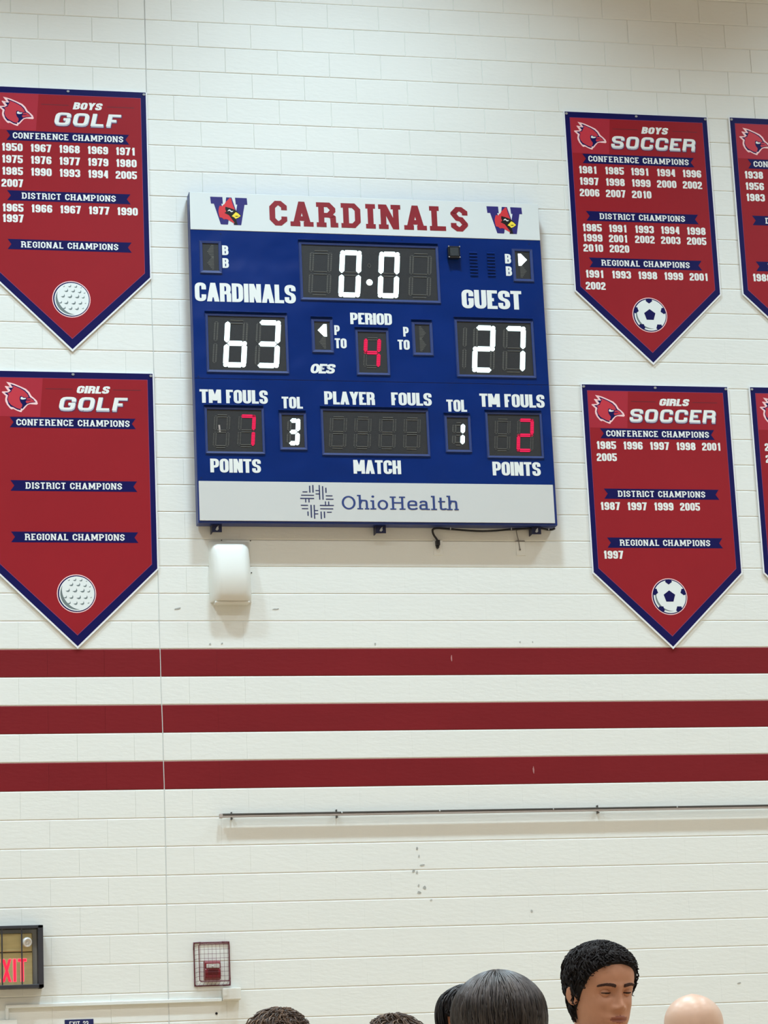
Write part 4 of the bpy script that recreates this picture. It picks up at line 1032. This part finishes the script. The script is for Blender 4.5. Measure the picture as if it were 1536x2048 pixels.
def make_head(mb, X, nz=90, na=96, lips=False, mi=0):
    zs = [-.118+.243*(i/nz) if i < nz*.8 else None for i in range(nz+1)]
    k0 = int(nz*.8); zk = -.118+.243*(k0-1)/nz
    zs = zs[:k0]+[zk+(.125-zk)*math.sin(PI/2*(i+1)/(nz-k0+1)) for i in range(nz-k0+1)]
    vs = []; fs = []; ms = []
    for z in zs:
        for j in range(na):
            u = 2*PI*j/na; az = u-0.25*math.sin(u) if True else u
            vs.append(X @ head_point(az, z))
    n = len(zs)
    i0 = len(mb.v); mb.v += [tuple(v) for v in vs]
    for i in range(n-1):
        for j in range(na):
            a, b = i*na+j, i*na+(j+1) % na
            mb.f.append((i0+a, i0+b, i0+b+na, i0+a+na)); mb.smooth.append(True)
            u = 2*PI*j/na; az = u-0.25*math.sin(u); p = head_point(az, zs[i])
            is_lip = lips and math.cos(az) > 0 and abs(p.x) < 0.024 and (-.0835+abs(p.x)*.30) < zs[i] < (-.0605-abs(p.x)*.28)
            mb.m.append(1 if is_lip else mi)
    # ears
    for sgn in (-1, 1):
        pts = []; ears = []
        ring_o, ring_i = [], []
        for k in range(14):
            a = PI*0.05+2*PI*k/14; rx, rz = 0.018, 0.031
            ring_o.append((sgn*(0.076+0.010*max(0, math.cos(a))), 0.010+rx*math.cos(a)+0.004*math.sin(a), -0.010+rz*math.sin(a)*(1.0 if math.sin(a) > 0 else .85)))
        c_ = [Vector(p) for p in ring_o]
        ctr = Vector((sgn*0.070, 0.006, -0.012))
        vsx = [X @ (p) for p in c_]; vsb = [X @ (ctr+(p-ctr)*0.62+Vector((-sgn*0.012, 0, 0))) for p in c_]
        vsr = [X @ (ctr+(p-ctr)*0.80+Vector((sgn*0.006, 0, 0))) for p in c_]; vci = [X @ (ctr+(p-ctr)*0.45+Vector((-sgn*0.000, 0, 0))) for p in c_]
        vs = vsb+vsx+vsr+vci; fs = []
        for L_ in range(3):
            for k in range(14): fs.append((L_*14+k, L_*14+(k+1) % 14, (L_+1)*14+(k+1) % 14, (L_+1)*14+k))
        fs.append(tuple(range(42, 56)))
        mb.mesh(vs, fs, mi, True)
    # neck down into the shoulders
    for (rads) in (0,):
        vs = []; fs = []; nn = 24
        lev = [(-.010, .046, .050, .030), (-.060, .052, .056, .028), (-.110, .056, .058, .024), (-.150, .060, .060, .026), (-.185, .062, .060, .030), (-.215, .060, .055, .034)]
        for (z, rx, ry, cy) in lev:
            for k in range(nn): vs.append(X @ Vector((rx*math.cos(2*PI*k/nn), cy+ry*math.sin(2*PI*k/nn)*.95, z)))
        for i in range(len(lev)-1):
            for k in range(nn): fs.append((i*nn+k, i*nn+(k+1) % nn, (i+1)*nn+(k+1) % nn, (i+1)*nn+k))
        mb.mesh(vs, fs, mi, True)

def skin_mesh(nodes, edges, name, mats, sub=2):
    """nodes: list of (point, rx, ry); grown with a Skin modifier and baked to a mesh"""
    me = bpy.data.meshes.new(name); me.from_pydata([tuple(p) for p, a, b in nodes], edges, [])
    ob = bpy.data.objects.new(name, me); C.objects.link(ob)
    md = ob.modifiers.new('skin', 'SKIN'); md.use_smooth_shade = True
    for i, (p, a, b) in enumerate(nodes): me.skin_vertices[0].data[i].radius = (a, b)
    me.skin_vertices[0].data[0].use_root = True
    sd = ob.modifiers.new('sub', 'SUBSURF'); sd.levels = sub; sd.render_levels = sub
    dg = bpy.context.evaluated_depsgraph_get(); ev = ob.evaluated_get(dg); m2 = bpy.data.meshes.new_from_object(ev)
    vs = [tuple(v.co) for v in m2.vertices]; fs = [tuple(p.vertices) for p in m2.polygons]
    bpy.data.objects.remove(ob, do_unlink=True); bpy.data.meshes.remove(m2)
    return vs, fs
def body_nodes(neck, H_, part):
    """standing figure in its own space, facing -y, feet on z = 0; neck: height of neck base"""
    sh, hip = neck-0.055, neck*0.60
    kn, an = hip*0.53, 0.085
    if part == 'torso':
        N = [((0,0,hip-.06),.158,.120),((0,-.002,hip+.08),.150,.114),((0,-.006,hip+.26),.160,.118),((0,0,sh-.06),.172,.118),((0,.012,neck+.012),.074,.072)]
        E_ = [(0,1),(1,2),(2,3),(3,4)]
        for s_ in (-1,1):
            i = len(N)
            N += [((s_*.150,.008,sh-.025),.074,.074),((s_*.205,.012,sh-.10),.056,.056),((s_*.230,.02,sh-.24),.050,.050)]
            E_ += [(3,i),(i,i+1),(i+1,i+2)]
        return N, E_
    if part == 'legs':
        N = [((0,0,hip+.09),.138,.100),((0,0,hip-.02),.142,.108)]; E_ = [(0,1)]
        for s_ in (-1,1):
            i = len(N); N += [((s_*.092,.0,hip-.12),.092,.096),((s_*.100,-.008,kn),.070,.074),((s_*.104,.006,kn*.55),.062,.068),((s_*.106,.012,an+.01),.056,.060)]
            E_ += [(1,i),(i,i+1),(i+1,i+2),(i+2,i+3)]
        return N, E_
    # skin: pelvis to neck, bare arms with hands, shanks inside the trousers
    N = [((0,0,hip),.110,.080),((0,0,hip+.28),.120,.082),((0,0,sh-.04),.125,.080),((0,.014,neck),.052,.052),((0,.006,neck+.05),.050,.050)]
    E_ = [(0,1),(1,2),(2,3),(3,4)]
    for s_ in (-1,1):
        i = len(N)
        N += [((s_*.150,.008,sh-.02),.046,.046),((s_*.212,.016,sh-.20),.042,.042),((s_*.236,.024,sh-.32),.036,.038),((s_*.250,-.010,sh-.56),.024,.028),((s_*.252,-.022,sh-.61),.020,.034)]
        E_ += [(2,i),(i,i+1),(i+1,i+2),(i+2,i+3),(i+3,i+4)]
        h = i+4; hx, hy, hz = s_*.252, -.022, sh-.61
        for f, (dy, L_) in enumerate(((-.026,.072),(-.008,.080),(.010,.074),(.026,.058))):
            j = len(N); N += [((hx, hy+dy, hz-.045),.0095,.0095),((hx-s_*.004, hy+dy-.003, hz-.045-L_*.5),.0085,.0085),((hx-s_*.014, hy+dy-.006, hz-.045-L_),.0070,.0070)]
            E_ += [(h,j),(j,j+1),(j+1,j+2)]
        j = len(N); N += [((hx-s_*.006, hy-.036, hz-.010),.0105,.0105),((hx-s_*.012, hy-.050, hz-.045),.0085,.0085)]; E_ += [(h,j),(j,j+1)]
        k = len(N); N += [((s_*.090,0,hip-.10),.075,.078),((s_*.100,0,kn),.052,.054),((s_*.106,.01,an),.038,.042),((s_*.110,-.06,.035),.036,.026)]
        E_ += [(0,k),(k,k+1),(k+1,k+2),(k+2,k+3)]
    return N, E_
BODY = {}
def person(head, yaw, pitch, roll, skin, shirt, trousers, label, scale=1.0, young=False):
    """head: world point between the ears at eye height"""
    HX = Matrix.Translation(head) @ Matrix.Rotation(yaw, 4, 'Z') @ Matrix.Rotation(pitch, 4, 'X') @ Matrix.Rotation(roll, 4, 'Y') @ Matrix.Diagonal((scale, scale, scale*(0.93 if young else 1), 1))
    byaw = yaw*0.6
    neck = head[2]-0.165
    BXm = Matrix.Translation((head[0], head[1], 0)) @ Matrix.Rotation(byaw, 4, 'Z') @ Matrix.Translation((0, 0.020, 0))
    mb = MB()
    make_head(mb, HX, 90 if young else 44, 120 if young else 56, lips=True)
    o = (head[0], head[1], 0)
    N, E_ = body_nodes(neck, 0, 'skin'); vs, fs = skin_mesh(N, E_, 'b', None, 1)
    mb.mesh([BXm @ Vector(v) for v in vs], fs, 0, True)
    if young:
        for s_ in (-1, 1):
            # lids: shells around each eyeball
            c_ = Vector((s_*0.0305, -0.0700, 0.000)); r_ = 0.0138
            for (lo, hi, dr) in ((2, 95, 0.0), (-95, -14, -0.0006)):
                vs = []; fs = []; n1, n2 = 8, 18
                for i in range(n1+1):
                    el = math.radians(lo+(hi-lo)*i/n1)
                    for j in range(n2+1):
                        a = math.radians(-88+176*j/n2)
                        # elevation measured up from the forward axis
                        v = Vector((math.sin(a), -math.cos(a)*math.cos(el), math.cos(a)*math.sin(el)))
                        vs.append(HX @ (c_+v*(r_+dr)))
                for i in range(n1):
                    for j in range(n2): fs.append((i*(n2+1)+j, i*(n2+1)+j+1, (i+1)*(n2+1)+j+1, (i+1)*(n2+1)+j))
                mb.mesh(vs, fs, 0, True)
    p = mb.build('person', [skin, 'lips'], origin=o)
    p['label'] = label; p['category'] = 'person'
    for part, nm, mt in (('torso', 'shirt', shirt), ('legs', 'trousers', trousers)):
        N, E_ = body_nodes(neck, 0, part); vs, fs = skin_mesh(N, E_, nm, None, 2)
        q = MB(); q.mesh([BXm @ Vector(v) for v in vs], fs, 0, True); q.build(nm, mt, p)
    for s_ in (-1, 1):
        q = MB(); n = 16; vs = []; fs = []
        for (z, k_) in ((0.0, .96), (.02, 1.0), (.045, .95), (.075, .62), (.11, .5)):
            for j in range(n):
                a = 2*PI*j/n; L_ = 0.15 if z < .06 else 0.075; cy = -0.055 if z < .06 else -.005
                vs.append(BXm @ Vector((s_*.110+.050*k_*math.cos(a), cy+L_*k_*math.sin(a), z)))
        for i in range(4):
            for j in range(n): fs.append((i*n+j, i*n+(j+1) % n, (i+1)*n+(j+1) % n, (i+1)*n+j))
        fs.append(tuple(range(n))); fs.append(tuple(range(4*n, 5*n)))
        q.mesh(vs, fs, 0, True); q.build('shoe', 'shoe', p)
    if young:
        for s_ in (-1, 1):
            q = MB(); c_ = Vector((s_*0.0305, -0.0700, 0.000)); vs = []; fs = []; n, k = 20, 14
            look = Vector((0.22, -1, -0.16)).normalized(); e1 = look.cross(Vector((0,0,1))).normalized(); e2 = e1.cross(look)
            i0 = len(q.v)
            for i in range(k+1):
                th = PI*i/k
                for j in range(n):
                    v = look*math.cos(th)+(e1*math.cos(2*PI*j/n)+e2*math.sin(2*PI*j/n))*math.sin(th); q.v.append(tuple(HX @ (c_+v*0.0128)))
            for i in range(k):
                for j in range(n): q.f.append((i*n+j, i*n+(j+1) % n, (i+1)*n+(j+1) % n, (i+1)*n+j)); q.m.append(1 if i < 3 else 0); q.smooth.append(True)
            q.build('eye', ['eye_white', 'iris'], p)
            # upper lash line along the lid edge
            q = MB(); pts = []
            for j in range(13):
                a = math.radians(-72+144*j/12); el = math.radians(1)
                pts.append(HX @ (c_+Vector((math.sin(a), -math.cos(a)*math.cos(el), math.cos(a)*math.sin(el)))*0.0142))
            q.tube(pts, [0.0005]+[0.0013]*11+[0.0005], 5); q.build('eyelash', 'brow_hair', p)
            # brow: short tapering hairs following the ridge
            q = MB()
            for _ in range(230):
                u = random.random(); x = s_*(0.012+0.038*u); z = 0.0185+0.006*math.sin(u*2.4)-0.003*u+random.uniform(-.0036, .0036)*(1-.5*u)
                az = math.asin(max(-1, min(1, (abs(x)/interp(PZ, PW, z))**(1/0.86))))*s_
                a = head_point(az, z, True, 0.0006); b = head_point(az+s_*0.07, z+0.0018-0.003*u, True, 0.0016)
                q.tube([HX @ a, HX @ ((a+b)/2+Vector((0,-.0012,0))), HX @ b], [0.0014, 0.0013, 0.0005], 4)
            q.build('eyebrow', 'brow_hair', p)
    return p, HX
def hair_cap(p, HX, line, thick, name, mt, nz=40, na=80, amp=0.004, freq=38, sweep=0.0):
    """hair volume above line(az); closed down to the scalp at its rim"""
    q = MB(); vs = []; fs = []
    for j in range(na):
        az = 2*PI*j/na; zl = line(az)
        for i in range(nz+1):
            u = i/nz
            z = zl+(0.1249-zl)*math.sin(PI/2*u)
            edge = min(1, u*7)**0.6
            th = thick(az, z)*edge if i > 0 else -0.004
            pt = head_point(az, z, False, th)
            nv = noise.noise(pt*freq)+0.5*noise.noise(pt*freq*2.3)
            pt = head_point(az, z, False, th+amp*nv*edge)
            vs.append(HX @ pt)
    for j in range(na):
        for i in range(nz): a, b = j*(nz+1)+i, ((j+1) % na)*(nz+1)+i; fs.append((a, a+1, b+1, b))
    q.mesh(vs, fs, 0, True)
    return q.build(name, mt, p)
def strands(p, HX, line, thick, name, mats, count, length, r0, curl=0.0, lift=0.004, crown=(0.0, 0.03), spread=1.0, azr=None, seg=7):
    """clumps of hair: start on the hair surface, run away from the crown and downwards"""
    q = MB()
    for _ in range(count):
        az = random.uniform(*(azr or (0, 2*PI))); zl = line(az)
        u0 = random.random()**0.8; u1 = max(0.0, u0-length*random.uniform(.7, 1.2))
        mi = 1 if len(mats) > 1 and random.random() < 0.38 else 0
        pts = []; rad = []; ph = random.uniform(0, 6.28); cw = random.uniform(.6, 1.4)
        for k in range(seg+1):
            t = k/seg; u = u0+(u1-u0)*t; z = zl+(0.1245-zl)*math.sin(PI/2*u)
            a = az+random.uniform(-.01, .01)+0.18*t*spread*math.sin(ph)
            off = thick(az, z)+lift*(0.6+0.7*math.sin(PI*min(1, t*1.1)))*random.uniform(.8, 1.2)
            pt = head_point(a, z, False, off)
            if curl:
                pt += Vector((math.cos(ph+t*6.5*cw), math.sin(ph+t*6.5*cw)*.8, math.sin(ph*1.7+t*5.0*cw)))*curl*(0.3+t)
            pts.append(HX @ pt); rad.append(r0*(1-t*.75)*(0.55 if k == 0 else 1))
        q.tube(pts, rad, 4, mi)
    return q.build(name, mats, p)
def R_(d): return math.radians(d)
# yaw 0 looks towards the camera side of the gym (-y); positive yaw turns to the image right
# young man in front of the wall, half turned to the right
p, HX = person((-0.800, -12.79, 1.644), R_(14), R_(6), R_(0), 'skin_dark', 'cloth_grey', 'cloth_navy', 'young man with short black curly hair looking down to the right', 0.9, young=True)
def ln(az):
    a = abs((az+PI) % (2*PI)-PI)
    if a < 0.95: return 0.076-0.030*(a/0.95)**2
    if a < 1.35: return 0.046-0.051*((a-.95)/.40)
    return -0.005-0.075*min(1, (a-1.35)/0.5)
th = lambda az, z: 0.007+0.004*max(0, min(1, (z-.02)/.08))
cap = hair_cap(p, HX, ln, th, 'hair', 'hair_black', 44, 96, 0.006, 42)
strands(p, HX, ln, th, 'hair_curls', ['hair_black'], 1000, 0.14, 0.0026, curl=0.0035, lift=0.002)
# large black haired head seen from behind
p, HX = person((-1.201, -13.375, 1.515), R_(172), R_(0), R_(0), 'skin_tan', 'cloth_navy', 'cloth_denim', 'person seen from behind with thick straight black hair', 1.0)
ln2 = lambda az: (-0.075 if abs((az+PI) % (2*PI)-PI) > 1.1 else 0.045)
th2 = lambda az, z: 0.018+0.004*max(0, min(1, (z-.02)/.06))
hair_cap(p, HX, ln2, th2, 'hair', 'hair_soft', 40, 80, 0.0018, 26)
strands(p, HX, ln2, th2, 'hair_strands', ['hair_soft', 'hair_soft2'], 1500, 0.42, 0.0021, curl=0.0, lift=0.0016, spread=0.6, seg=9)
# dark haired person half hidden behind the large head, in profile to the right
p, HX = person((-0.668, -11.046, 1.651), R_(42), R_(4), R_(0), 'skin_tan', 'cloth_red', 'cloth_black', 'person with a black fringe half hidden behind the big black haired head', 0.88)
ln3 = lambda az: (lambda a: 0.058 if a < 1.2 else (0.030 if a < 1.95 else -0.07))(abs((az+PI) % (2*PI)-PI))
hair_cap(p, HX, ln3, lambda az, z: 0.014, 'hair', 'hair_black', 36, 72, 0.003, 34)
strands(p, HX, ln3, lambda az, z: 0.015, 'hair_strands', ['hair_black', 'hair_soft'], 700, 0.36, 0.0024, curl=0.001, lift=0.002, spread=0.8, seg=8)
# bald man
p, HX = person((-0.300, -11.98, 1.553), R_(150), R_(-2), R_(0), 'skin_pale', 'cloth_white', 'cloth_denim', 'bald pale headed man at the lower right, only his crown in view', 0.98)
# curly heads at the lower edge
p, HX = person((-1.144, -10.508, 1.605), R_(20), R_(10), R_(0), 'skin_tan', 'cloth_black', 'cloth_denim', 'person with messy dark brown curls, leftmost head at the bottom edge', 1.05)
ln4 = lambda az: (lambda a: 0.070 if a < 0.8 else (0.03 if a < 1.4 else -0.06))(abs((az+PI) % (2*PI)-PI))
hair_cap(p, HX, ln4, lambda az, z: 0.010, 'hair', 'hair_brown', 32, 64, 0.006, 40)
strands(p, HX, ln4, lambda az, z: 0.008, 'hair_curls', ['hair_brown', 'hair_brown2'], 650, 0.26, 0.0026, curl=0.008, lift=0.005, seg=8)
p, HX = person((-1.036, -11.675, 1.528), R_(165), R_(0), R_(0), 'skin_tan', 'cloth_grey', 'cloth_black', 'person with loose mid brown curls, only the hair top in view', 0.97)
hair_cap(p, HX, lambda az: -0.05, lambda az, z: 0.010, 'hair', 'hair_brown', 32, 64, 0.008, 34)
strands(p, HX, lambda az: -0.05, lambda az, z: 0.008, 'hair_curls', ['hair_brown', 'hair_brown2'], 700, 0.24, 0.0026, curl=0.009, lift=0.005, seg=8)
for o in bpy.data.objects:
    if 'wo' in o: del o['wo']
